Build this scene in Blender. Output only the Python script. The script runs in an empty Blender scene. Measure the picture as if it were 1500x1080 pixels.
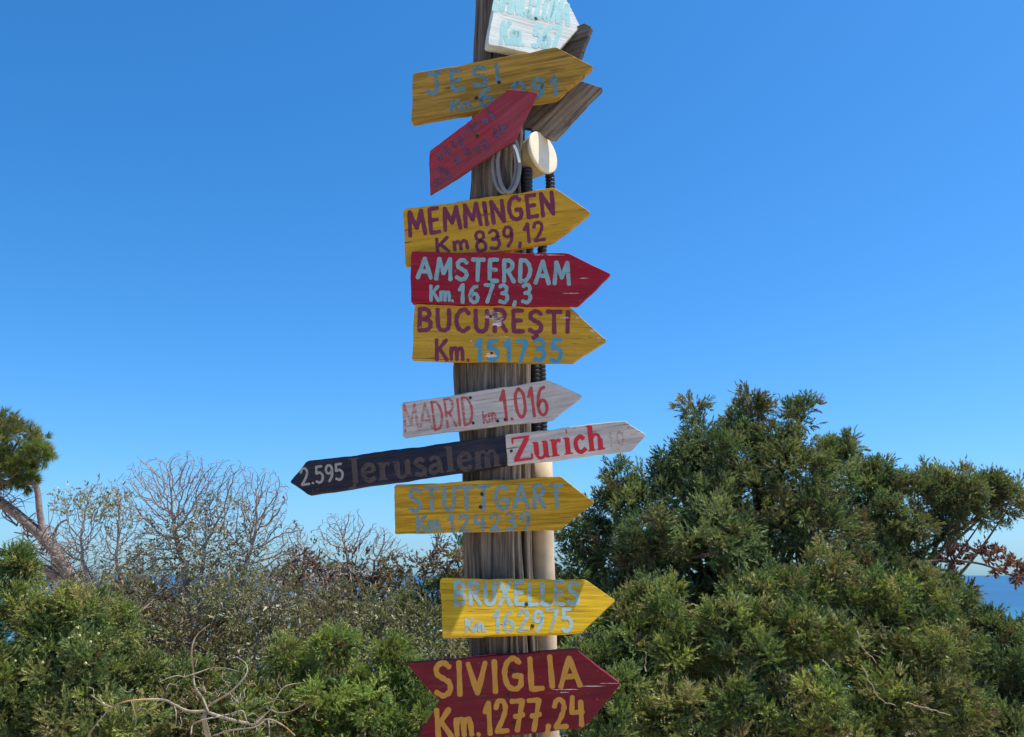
import bpy, bmesh, math, random
import numpy as np
from mathutils import Vector, Matrix

random.seed(7)
RNG = np.random.default_rng(7)
SC = bpy.context.scene
COL = SC.collection

# ------------------------------------------------------------------ camera, sky, sun, exposure
F = 1299.0                      # focal length in photograph pixels (1500 px wide)
EYE = Vector((0.0, 0.0, 1.6))
PITCH = math.radians(13.13)
cam_data = bpy.data.cameras.new('camera')
cam = bpy.data.objects.new('camera', cam_data)
COL.objects.link(cam)
cam.location = EYE
cam.rotation_euler = (math.pi / 2 + PITCH, 0, 0)
cam_data.sensor_width = 36.0
cam_data.lens = 36.0 * F / 1500.0
cam_data.clip_start = 0.05
cam_data.clip_end = 60000.0
SC.camera = cam

SUN_ELEV = math.radians(66.0)
SUN_AZ = math.radians(4.0)      # from +X (right) towards +Y (away from the camera)
SUN = Vector((math.cos(SUN_ELEV) * math.cos(SUN_AZ), math.cos(SUN_ELEV) * math.sin(SUN_AZ), math.sin(SUN_ELEV)))
world = bpy.data.worlds.new('World')
SC.world = world
world.use_nodes = True
wn = world.node_tree
sky = wn.nodes.new('ShaderNodeTexSky')
sky.sky_type = 'NISHITA'
sky.sun_disc = False
sky.sun_elevation = SUN_ELEV
sky.sun_rotation = math.pi / 2 - SUN_AZ
sky.altitude = 0.0
sky.air_density = 1.0
sky.dust_density = 0.6
sky.ozone_density = 1.0
# the phone renders the sky deeper than it is: one even colour response over the whole dome
sep = wn.nodes.new('ShaderNodeSeparateColor'); com = wn.nodes.new('ShaderNodeCombineColor')
wn.links.new(sky.outputs[0], sep.inputs[0])
for ch, (k, p) in enumerate(((0.195, 1.45), (0.735, 1.0), (1.17, 1.0))):
    pw = wn.nodes.new('ShaderNodeMath'); pw.operation = 'POWER'; pw.inputs[1].default_value = p
    ml = wn.nodes.new('ShaderNodeMath'); ml.operation = 'MULTIPLY'; ml.inputs[1].default_value = k
    wn.links.new(sep.outputs[ch], pw.inputs[0]); wn.links.new(pw.outputs[0], ml.inputs[0]); wn.links.new(ml.outputs[0], com.inputs[ch])
wn.links.new(com.outputs[0], wn.nodes['Background'].inputs[0])
wn.nodes['Background'].inputs[1].default_value = 0.115

sun_data = bpy.data.lights.new('sun', 'SUN')
sun_data.energy = 5.0
sun_data.angle = math.radians(0.53)
sun_data.color = (1.0, 0.93, 0.82)
sun = bpy.data.objects.new('sun', sun_data)
COL.objects.link(sun)
sun.location = (6, 2, 12)
sun.rotation_euler = SUN.to_track_quat('Z', 'Y').to_euler()

SC.view_settings.view_transform = 'Standard'
SC.view_settings.look = 'None'
SC.view_settings.gamma = 1.0
SC.view_settings.use_curve_mapping = False
SC.view_settings.exposure = 0.5

# ------------------------------------------------------------------ surveying helpers (photograph pixel -> place)
CP, SP = math.cos(PITCH), math.sin(PITCH)
def ray(x, y):
    a, b = (x - 750.0) / F, -(y - 540.0) / F
    return Vector((a, CP - b * SP, SP + b * CP))
def at(x, y, Y):
    d = ray(x, y)
    return EYE + d * (Y / d.y)
def on_plane(x, y, p0, n):
    d = ray(x, y)
    return EYE + d * ((p0 - EYE).dot(n) / d.dot(n))
def pxm(Y, y=843):               # metres per photograph pixel at distance Y
    d = ray(750, y)
    return (Y / d.y) / F

# ------------------------------------------------------------------ object helpers
def tag(o, label=None, cat=None, group=None, kind=None):
    if label: o['label'] = label
    if cat: o['category'] = cat
    if group: o['group'] = group
    if kind: o['kind'] = kind
    return o
def empty(name, loc):
    o = bpy.data.objects.new(name, None)
    o.empty_display_size = 0.1
    COL.objects.link(o)
    o.location = loc
    return o
def link(name, me, mat, parent=None, matrix=None, smooth=False):
    o = bpy.data.objects.new(name, me)
    COL.objects.link(o)
    me.materials.clear()
    me.materials.append(mat)
    if smooth:
        me.polygons.foreach_set('use_smooth', np.ones(len(me.polygons), dtype=bool))
    if parent is not None:
        o.parent = parent
        if matrix is None:       # mesh given in world coordinates
            o.matrix_parent_inverse = Matrix.Translation(parent.location).inverted()
        else:                    # mesh given in the parent's coordinates
            o.matrix_local = matrix
    return o
def mesh_of(name, verts, faces):
    me = bpy.data.meshes.new(name)
    me.from_pydata([tuple(v) for v in verts], [], faces)
    me.update()
    return me

# ------------------------------------------------------------------ node helpers
def mat_new(name):
    m = bpy.data.materials.new(name)
    m.use_nodes = True
    nt = m.node_tree
    b = nt.nodes['Principled BSDF']
    return m, nt, b
def N(nt, typ, **kw):
    n = nt.nodes.new(typ)
    for k, v in kw.items():
        setattr(n, k, v)
    return n
def coords(nt, scale=(1, 1, 1), kind='Object', loc=(0, 0, 0)):
    tc = N(nt, 'ShaderNodeTexCoord')
    mp = N(nt, 'ShaderNodeMapping')
    mp.inputs['Scale'].default_value = scale
    mp.inputs['Location'].default_value = loc
    nt.links.new(tc.outputs[kind], mp.inputs[0])
    return mp.outputs[0]
def noise(nt, vec, scale, detail=4, rough=0.55, dist=0.0):
    n = N(nt, 'ShaderNodeTexNoise')
    n.inputs['Scale'].default_value = scale
    n.inputs['Detail'].default_value = detail
    n.inputs['Roughness'].default_value = rough
    n.inputs['Distortion'].default_value = dist
    nt.links.new(vec, n.inputs['Vector'])
    return n.outputs['Fac']
def ramp(nt, fac, stops):
    r = N(nt, 'ShaderNodeValToRGB')
    e = r.color_ramp.elements
    while len(e) < len(stops): e.new(0.5)
    for i, (p, c) in enumerate(stops):
        e[i].position = p
        e[i].color = (c, c, c, 1) if isinstance(c, (int, float)) else (*c, 1)
    nt.links.new(fac, r.inputs[0])
    return r.outputs[0]
def mix(nt, fac, a, b, mode='MIX'):
    m = N(nt, 'ShaderNodeMix', data_type='RGBA', blend_type=mode)
    for sock, v in ((m.inputs[0], fac), (m.inputs[6], a), (m.inputs[7], b)):
        if isinstance(v, (int, float)): sock.default_value = v
        elif isinstance(v, tuple): sock.default_value = (*v, 1)
        else: nt.links.new(v, sock)
    return m.outputs[2]
def bump(nt, b, height, strength, distance=0.002):
    bp = N(nt, 'ShaderNodeBump')
    bp.inputs['Strength'].default_value = strength
    bp.inputs['Distance'].default_value = distance
    nt.links.new(height, bp.inputs['Height'])
    nt.links.new(bp.outputs[0], b.inputs['Normal'])

def painted_wood(name, paint, wood=(0.20, 0.15, 0.10), wear=0.42, seed=0.0, grain=0.35, fade=0.30, fadecol=(0.50, 0.30, 0.07)):
    """old brush-painted plank: grain along local X, worn cracks, blotchy paint"""
    m, nt, b = mat_new(name)
    v = coords(nt, (5, 30, 95), loc=(seed, seed * .7, seed * 1.3))
    g = noise(nt, v, 1.0, 6, 0.65, 0.25)
    v2 = coords(nt, (1, 1, 1), loc=(seed, 3, seed))
    blotch = noise(nt, v2, 7.0, 4, 0.6)
    fine = noise(nt, v2, 160.0, 3, 0.6)
    v3 = coords(nt, (9, 30, 160), loc=(seed * 2, 1, seed))
    crack = noise(nt, v3, 1.0, 3, 0.5, 0.6)
    c1 = mix(nt, ramp(nt, blotch, [(0.35, 0.0), (0.70, fade * 1.5)]), paint, fadecol)
    dark = tuple(c * 0.42 for c in paint)
    c2 = mix(nt, ramp(nt, g, [(0.38, min(1, grain * 1.5)), (0.58, 0.0)]), c1, dark)
    c3 = mix(nt, ramp(nt, crack, [(0.30, 0.9), (0.375, 0.0)]), c2, tuple(c * 0.45 for c in wood))
    chip = N(nt, 'ShaderNodeMath', operation='MULTIPLY')
    nt.links.new(ramp(nt, fine, [(0.60, 0.0), (0.66, 1.0)]), chip.inputs[0])
    nt.links.new(ramp(nt, blotch, [(wear + 0.1, 0.0), (wear + 0.22, 0.75)]), chip.inputs[1])
    c4 = mix(nt, chip.outputs[0], c3, wood)
    grime = noise(nt, coords(nt, (2.2, 1, 5), loc=(seed * 3, 0, seed * 5)), 2.2, 6, 0.7)
    c5 = mix(nt, ramp(nt, grime, [(0.42, 0.0), (0.72, 0.5)]), c4, tuple(c * 0.5 + 0.015 for c in paint))
    brush = noise(nt, coords(nt, (4, 20, 60), loc=(seed * 4, 2, seed * 2)), 1.0, 4, 0.6, 0.8)
    c5 = mix(nt, 1.0, c5, ramp(nt, brush, [(0.3, 0.74), (0.7, 1.12)]), 'MULTIPLY')
    speck = noise(nt, v2, 70.0, 2, 0.5)
    c6 = mix(nt, ramp(nt, speck, [(0.70, 0.0), (0.74, 0.7)]), c5, wood)
    nt.links.new(c6, b.inputs['Base Color'])
    b.inputs['Roughness'].default_value = 0.7
    b.inputs['Specular IOR Level'].default_value = 0.14
    h = mix(nt, 0.5, g, crack, 'ADD')
    bump(nt, b, h, 0.55, 0.0022)
    return m

def paint_mat(name, col, cover=0.5, seed=0.0):
    """hand-brushed lettering: thin paint that has flaked off in places (bare board shows through)"""
    m, nt, b = mat_new(name)
    v = coords(nt, (16, 30, 110), loc=(seed, 0, seed))
    n1 = noise(nt, v, 1.6, 5, 0.7, 0.3)
    v2 = coords(nt, (1, 1, 1), loc=(seed, 5, 0))
    n2 = noise(nt, v2, 26.0, 4, 0.6)
    c = mix(nt, ramp(nt, n2, [(0.3, 0.0), (0.75, 0.45)]), col, tuple(min(1, x * 1.5 + .03) for x in col))
    nt.links.new(c, b.inputs['Base Color'])
    b.inputs['Roughness'].default_value = 0.55
    b.inputs['Specular IOR Level'].default_value = 0.3
    tr = N(nt, 'ShaderNodeBsdfTransparent')
    ms = N(nt, 'ShaderNodeMixShader')
    lo = 0.64 - cover * 0.40
    top = 0.72 + 0.26 * cover
    mm = mix(nt, 0.45, n1, n2)
    nt.links.new(ramp(nt, mm, [(lo - 0.04, 0.06), (lo + 0.09, top)]), ms.inputs[0])
    nt.links.new(tr.outputs[0], ms.inputs[1])
    nt.links.new(b.outputs[0], ms.inputs[2])
    nt.links.new(ms.outputs[0], nt.nodes['Material Output'].inputs[0])
    return m

def plain(name, col, rough=0.6, var=0.25, scale=30, bmp=0.0, spec=0.3):
    m, nt, b = mat_new(name)
    v = coords(nt)
    n = noise(nt, v, scale, 4)
    c = mix(nt, ramp(nt, n, [(0.3, 0.0), (0.7, 1.0)]), tuple(x * (1 - var) for x in col), tuple(min(1, x * (1 + var)) for x in col))
    nt.links.new(c, b.inputs['Base Color'])
    b.inputs['Roughness'].default_value = rough
    b.inputs['Specular IOR Level'].default_value = spec
    if bmp: bump(nt, b, n, bmp, 0.003)
    return m

def post_mat():
    m, nt, b = mat_new('weathered_timber')
    v = coords(nt, (42, 42, 2.4))
    g = noise(nt, v, 1.0, 7, 0.7, 0.35)
    v2 = coords(nt, (120, 120, 5.0))
    g2 = noise(nt, v2, 1.0, 4, 0.6)
    v3 = coords(nt, (26, 26, 0.9), loc=(3, 1, 2))
    cr = noise(nt, v3, 1.0, 3, 0.5, 0.4)
    v4 = coords(nt, (6, 6, 2))
    bl = noise(nt, v4, 1.0, 4)
    c = mix(nt, ramp(nt, g, [(0.32, 0.0), (0.66, 1.0)]), (0.026, 0.022, 0.020), (0.165, 0.138, 0.118))
    c = mix(nt, ramp(nt, g2, [(0.44, 0.0), (0.66, 0.6)]), c, (0.40, 0.335, 0.26))
    c = mix(nt, ramp(nt, bl, [(0.4, 0.0), (0.75, 0.5)]), c, (0.06, 0.05, 0.045))
    c = mix(nt, ramp(nt, cr, [(0.30, 0.95), (0.37, 0.0)]), c, (0.02, 0.016, 0.013))
    nt.links.new(c, b.inputs['Base Color'])
    b.inputs['Roughness'].default_value = 0.85
    b.inputs['Specular IOR Level'].default_value = 0.15
    h = mix(nt, 0.6, g, ramp(nt, cr, [(0.26, 0.0), (0.40, 1.0)]), 'ADD')
    bump(nt, b, h, 1.0, 0.012)
    return m

def leaf_mat(name, rough=0.5, trans=0.26, spec=0.3):
    m, nt, b = mat_new(name)
    a = N(nt, 'ShaderNodeAttribute', attribute_name='tint')
    nt.links.new(a.outputs['Color'], b.inputs['Base Color'])
    b.inputs['Roughness'].default_value = rough
    b.inputs['Specular IOR Level'].default_value = spec
    t = N(nt, 'ShaderNodeBsdfTranslucent')
    hs = N(nt, 'ShaderNodeMix', data_type='RGBA', blend_type='MULTIPLY')
    hs.inputs[0].default_value = 1.0
    hs.inputs[7].default_value = (1.25, 1.35, 0.6, 1)
    nt.links.new(a.outputs['Color'], hs.inputs[6])
    nt.links.new(hs.outputs[2], t.inputs[0])
    ms = N(nt, 'ShaderNodeMixShader')
    ms.inputs[0].default_value = trans
    nt.links.new(b.outputs[0], ms.inputs[1])
    nt.links.new(t.outputs[0], ms.inputs[2])
    nt.links.new(ms.outputs[0], nt.nodes['Material Output'].inputs[0])
    return m

def bark_mat(name, c0, c1, lichen=None):
    m, nt, b = mat_new(name)
    v = coords(nt)
    n = noise(nt, v, 22, 6, 0.65)
    n2 = noise(nt, v, 4.5, 4, 0.6)
    c = mix(nt, ramp(nt, n, [(0.3, 0.0), (0.7, 1.0)]), c0, c1)
    if lichen:
        c = mix(nt, ramp(nt, n2, [(0.58, 0.0), (0.66, 0.8)]), c, lichen)
    nt.links.new(c, b.inputs['Base Color'])
    b.inputs['Roughness'].default_value = 0.9
    b.inputs['Specular IOR Level'].default_value = 0.15
    bump(nt, b, n, 0.5, 0.006)
    return m

# ------------------------------------------------------------------ the ground and the sea
SEA_Z = -5.0
def ground_z(x, y):
    r = max(0.0, y - 11.0)
    z = -0.10 * r - 0.0022 * r * r
    z += 0.10 * math.sin(x * .45 + 1.3) * math.sin(y * .37) + 0.04 * math.sin(x * 1.7) * math.cos(y * 1.3 + .4)
    near = math.exp(-((x - 0.0) ** 2 + (y - 1.5) ** 2) / 8.0)
    return max(z * (1 - near), SEA_Z - 3)
def build_ground():
    xs = np.concatenate([np.linspace(-900, -30, 30)[:-1], np.linspace(-30, 30, 121), np.linspace(30, 900, 30)[1:]])
    ys = np.concatenate([np.linspace(-900, -10, 24)[:-1], np.linspace(-10, 70, 161)])
    V = [(x, y, ground_z(x, y)) for y in ys for x in xs]
    nx = len(xs)
    Fc = [(j * nx + i, j * nx + i + 1, (j + 1) * nx + i + 1, (j + 1) * nx + i) for j in range(len(ys) - 1) for i in range(nx - 1)]
    m, nt, b = mat_new('sandy_soil')
    v = coords(nt)
    n = noise(nt, v, 0.9, 6, 0.65)
    n2 = noise(nt, v, 35, 5, 0.7)
    c = mix(nt, ramp(nt, n, [(0.35, 0.0), (0.65, 1.0)]), (0.54, 0.43, 0.285), (0.44, 0.335, 0.21))
    c = mix(nt, ramp(nt, n2, [(0.55, 0.0), (0.75, 0.6)]), c, (0.18, 0.13, 0.08))
    nt.links.new(c, b.inputs['Base Color'])
    b.inputs['Roughness'].default_value = 0.95
    bump(nt, b, n2, 0.6, 0.02)
    o = link('ground', mesh_of('ground', V, Fc), m, smooth=True)
    tag(o, kind='structure')
    # sea
    S = 30000.0
    me = mesh_of('sea', [(-S, 20, SEA_Z), (S, 20, SEA_Z), (S, S, SEA_Z), (-S, S, SEA_Z)], [(0, 1, 2, 3)])
    m, nt, b = mat_new('sea_water')
    v = coords(nt, (0.05, 0.16, 1))
    w = noise(nt, v, 1.0, 6, 0.65)
    v2 = coords(nt, (0.0035, 0.012, 1))
    patch = noise(nt, v2, 1.0, 3)
    tc = N(nt, 'ShaderNodeTexCoord'); sx = N(nt, 'ShaderNodeSeparateXYZ')
    nt.links.new(tc.outputs['Object'], sx.inputs[0])
    mr = N(nt, 'ShaderNodeMapRange'); mr.inputs['From Min'].default_value = 110; mr.inputs['From Max'].default_value = 210
    nt.links.new(sx.outputs['Y'], mr.inputs[0])
    deep = mix(nt, ramp(nt, patch, [(0.4, 0.0), (0.6, 1.0)]), (0.012, 0.064, 0.145), (0.014, 0.078, 0.17))
    c = mix(nt, mr.outputs[0], (0.02, 0.17, 0.24), deep)
    nt.links.new(c, b.inputs['Base Color'])
    b.inputs['Roughness'].default_value = 0.35
    b.inputs['Specular IOR Level'].default_value = 0.15
    bump(nt, b, w, 0.6, 0.3)
    o = link('sea', me, m)
    tag(o, kind='structure')
build_ground()

# ------------------------------------------------------------------ the post
D = 2.42                         # distance of the post's front face
M_POST = post_mat()
PCX = at(727, 843, D + .08).x
def build_post():
    # (y px, left px, right px) read off the timber's outline
    prof = [(-14, 698, 776), (0, 697, 776), (60, 694, 774), (170, 692, 770), (270, 690, 766), (380, 680, 771), (470, 671, 775), (545, 664, 777), (590, 667, 777),
            (640, 672, 778), (690, 677, 778), (750, 678, 778), (800, 679, 778), (880, 684, 783), (950, 688, 788), (1010, 690, 790), (1080, 692, 793), (1350, 697, 800), (2300, 703, 806)]
    Yc = D + 0.09
    lv = []
    for y, l, r in prof:
        pl, pr = at(l, y, Yc), at(r, y, Yc)
        lv.append((pl.z, pl.x, pr.x))
    lv.sort()
    zs = np.linspace(-0.35, lv[-1][0], 170)
    zz = [a[0] for a in lv]
    L = np.interp(zs, zz, [a[1] for a in lv]); R = np.interp(zs, zz, [a[2] for a in lv])
    K = 160
    ang = np.linspace(0, 2 * math.pi, K, endpoint=False)
    rs = np.random.default_rng(3)
    ridge = np.convolve(rs.normal(0, 1, K + 8), np.ones(3) / 3, 'same')[4:-4] * .022
    cracks = [(rs.uniform(0, K), rs.uniform(-.3, 3.2), rs.uniform(.25, 1.3), rs.uniform(.07, .20), rs.uniform(.8, 2.0), rs.uniform(-4, 4)) for _ in range(85)]
    V, Fc = [], []
    for j, z in enumerate(zs):
        cx, hw = (L[j] + R[j]) / 2, (R[j] - L[j]) / 2
        dent = np.zeros(K)
        for (k0, z0, ln, dp, wd, sl) in cracks:          # drying cracks: narrow, long, tapering at both ends
            u = (z - z0) / ln
            if abs(u) < 1:
                q = np.abs((np.arange(K) - (k0 + sl * u) + K / 2) % K - K / 2)
                dent = np.maximum(dent, dp * (1 - u * u) * np.exp(-(q / wd) ** 2))
        for k, a in enumerate(ang):
            e = 0.78
            x = math.copysign(abs(math.cos(a)) ** e, math.cos(a)); y = math.copysign(abs(math.sin(a)) ** e, math.sin(a))
            wob = 1 + ridge[k] * (0.6 + 0.4 * math.sin(z * 3 + k * .2)) - dent[k] + 0.012 * math.sin(z * 9 + a * 2) + 0.008 * math.sin(z * 23 + a * 5)
            if j == len(zs) - 1: wob *= 0.96
            V.append((cx + x * hw * wob, Yc + y * 0.09 * wob, z))
    for j in range(len(zs) - 1):
        for k in range(K):
            Fc.append((j * K + k, j * K + (k + 1) % K, (j + 1) * K + (k + 1) % K, (j + 1) * K + k))
    Fc.append(tuple(range((len(zs) - 1) * K, len(zs) * K)))
    me = mesh_of('timber_post', V, Fc)
    o = link('timber_post', me, M_POST, smooth=True)
    tag(o, 'thick weathered grey timber post with deep vertical cracks carrying the arrow signs', 'post')
build_post()

# ------------------------------------------------------------------ tubes
class Tubes:
    def __init__(s): s.V = []; s.F = []
    def path(s, pts, rad, sides=6, cap=True):
        pts = [Vector(p) for p in pts]
        n = len(pts)
        if isinstance(rad, (int, float)): rad = [rad] * n
        base = len(s.V)
        up = Vector((0.31, 0.77, 0.55))
        for i, p in enumerate(pts):
            t = (pts[min(i + 1, n - 1)] - pts[max(i - 1, 0)])
            t = t.normalized() if t.length > 1e-9 else Vector((0, 0, 1))
            a = t.cross(up)
            if a.length < 1e-3: a = t.cross(Vector((1, 0, 0)))
            a.normalize(); b = t.cross(a)
            for k in range(sides):
                w = 2 * math.pi * k / sides
                s.V.append(p + (a * math.cos(w) + b * math.sin(w)) * rad[i])
        for i in range(n - 1):
            for k in range(sides):
                s.F.append((base + i * sides + k, base + i * sides + (k + 1) % sides, base + (i + 1) * sides + (k + 1) % sides, base + (i + 1) * sides + k))
        if cap and sides > 2:
            s.F.append(tuple(base + k for k in range(sides))[::-1])
            s.F.append(tuple(base + (n - 1) * sides + k for k in range(sides)))
    def build(s, name, mat, parent=None, smooth=True):
        return link(name, mesh_of(name, s.V, s.F), mat, parent, smooth=smooth)
def catmull(pts, per=6):
    P = [Vector(p) for p in pts]
    if len(P) < 3: 
        return [P[0].lerp(P[-1], i / per) for i in range(per + 1)]
    Q = [P[0] * 2 - P[1]] + P + [P[-1] * 2 - P[-2]]
    out = []
    for i in range(1, len(Q) - 2):
        a, b, c, d = Q[i - 1:i + 3]
        for k in range(per):
            t = k / per
            out.append(0.5 * ((2 * b) + (c - a) * t + (2 * a - 5 * b + 4 * c - d) * t * t + (3 * b - a - 3 * c + d) * t ** 3))
    out.append(P[-1])
    return out

# ------------------------------------------------------------------ round pole, conduits, junction box, cable
def build_services():
    Yp = D + 0.135
    m = plain('pale_round_pole', (0.50, 0.40, 0.28), 0.75, 0.18, 18, 0.15)
    a, b = at(795, 800, Yp), at(792, 668, Yp)
    d = (b - a) / (b.z - a.z)
    low = a + d * (-0.35 - a.z)
    t = Tubes()
    n = 24
    pts = [low.lerp(b, i / n) for i in range(n + 1)]
    t.path(pts, [0.0330 + 0.0008 * math.sin(i * 1.7) for i in range(n + 1)], 28)
    o = t.build('round_pole', m)
    tag(o, 'slim smooth pale tan round pole standing against the timber post', 'pole')
    mc = plain('black_plastic', (0.012, 0.014, 0.02), 0.45, 0.2, 40, 0, 0.4)
    def conduit(pxs, r, label):
        pts = catmull([at(x, y, Y) for x, y, Y in pxs], 10)
        # resample finely for the corrugation
        seg = [0.0]
        for i in range(1, len(pts)): seg.append(seg[-1] + (pts[i] - pts[i - 1]).length)
        L = seg[-1]; cnt = int(L / 0.003)
        out, rad = [], []
        j = 0
        for i in range(cnt + 1):
            s_ = L * i / cnt
            while j < len(seg) - 2 and seg[j + 1] < s_: j += 1
            f = (s_ - seg[j]) / max(1e-9, seg[j + 1] - seg[j])
            out.append(pts[j].lerp(pts[j + 1], f))
            rad.append(r * (1.0 if (i // 2) % 2 else 0.86))
        t = Tubes(); t.path(out, rad, 14)
        o = t.build('corrugated_conduit', mc)
        tag(o, label, 'conduit')
    conduit([(772, 248, D + .06), (772, 275, D + .06), (773, 360, D + .09), (782, 470, D + .135), (784, 560, D + .135), (786, 660, D + .135), (788, 690, D + .135)], 0.0175, 'thicker black corrugated conduit under the round box, close to the timber post')
    conduit([(803, 240, D + .12), (806, 275, D + .12), (800, 330, D + .125), (794, 365, D + .125), (790, 460, D + .14), (793, 560, D + .145), (795, 650, D + .14), (795, 690, D + .135)], 0.0150, 'thinner black corrugated conduit under the round box, farther out from the post')
    # round junction box
    nf = Vector((0.75, -0.65, 0.10)).normalized()
    c = at(793, 225, D + 0.07)
    root = empty('junction_box', c - nf * 0.08)
    e1 = nf.cross(Vector((0, 0, 1))).normalized(); e2 = e1.cross(nf).normalized()
    if e2.z < 0: e2 = -e2
    def lathe(prof, name, mat):
        V, Fc = [], []
        K = 40
        for (h, r) in prof:
            for k in range(K):
                w = 2 * math.pi * k / K
                V.append(c + nf * h + (e1 * math.cos(w) + e2 * math.sin(w)) * r)
        for j in range(len(prof) - 1):
            for k in range(K):
                Fc.append((j * K + k, j * K + (k + 1) % K, (j + 1) * K + (k + 1) % K, (j + 1) * K + k))
        Fc.append(tuple(range(K))[::-1]); Fc.append(tuple(range((len(prof) - 1) * K, len(prof) * K)))
        return link(name, mesh_of(name, V, Fc), mat, root)
    mb = plain('aged_cream_plastic', (0.46, 0.38, 0.22), 0.5, 0.12, 25)
    ml = plain('pale_lid_plastic', (0.74, 0.68, 0.50), 0.4, 0.06, 20)
    lathe([(-0.085, 0.052), (-0.082, 0.058), (-0.010, 0.061), (-0.008, 0.063), (-0.001, 0.063)], 'body', mb)
    lathe([(0.0, 0.062), (0.0005, 0.067), (0.008, 0.067), (0.0105, 0.064), (0.0115, 0.050)], 'lid', ml)
    tag(root, 'round cream junction box with pale lid fixed beside the post below a grey board', 'junction box')
    # cable coil hung on the post front
    root = empty('cable_coil', at(740, 284, D - .02))
    mg = plain('grey_cable', (0.20, 0.20, 0.21), 0.5, 0.12, 40)
    def loop(cx, cy, rx, ry, Y, name):
        pts = []
        for i in range(41):
            w = 2 * math.pi * i / 40
            pts.append(at(cx + rx * math.cos(w) * (1 - 0.25 * max(0, math.sin(w))), cy - ry * math.sin(w), Y + 0.006 * math.cos(w * 2)))
        t = Tubes(); t.path(pts, 0.0062, 8, cap=False); t.build(name, mg, root)
    loop(742, 242, 19, 41, D - .004, 'loop'); loop(739, 239, 17, 44, D - .018, 'loop'); loop(745, 236, 16, 46, D - .029, 'loop')
    t = Tubes()
    t.path(catmull([at(753, 213, D - .04), at(757, 222, D - .043), at(761, 238, D - .04)], 5), [0.0042] * 10 + [0.0035], 8)
    t.build('cable_tie', plain('white_plastic', (0.8, 0.8, 0.8), 0.4, 0.05), root)
    tag(root, 'looped coil of grey cable with a white tie hanging on the timber post', 'cable')
build_services()

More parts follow.
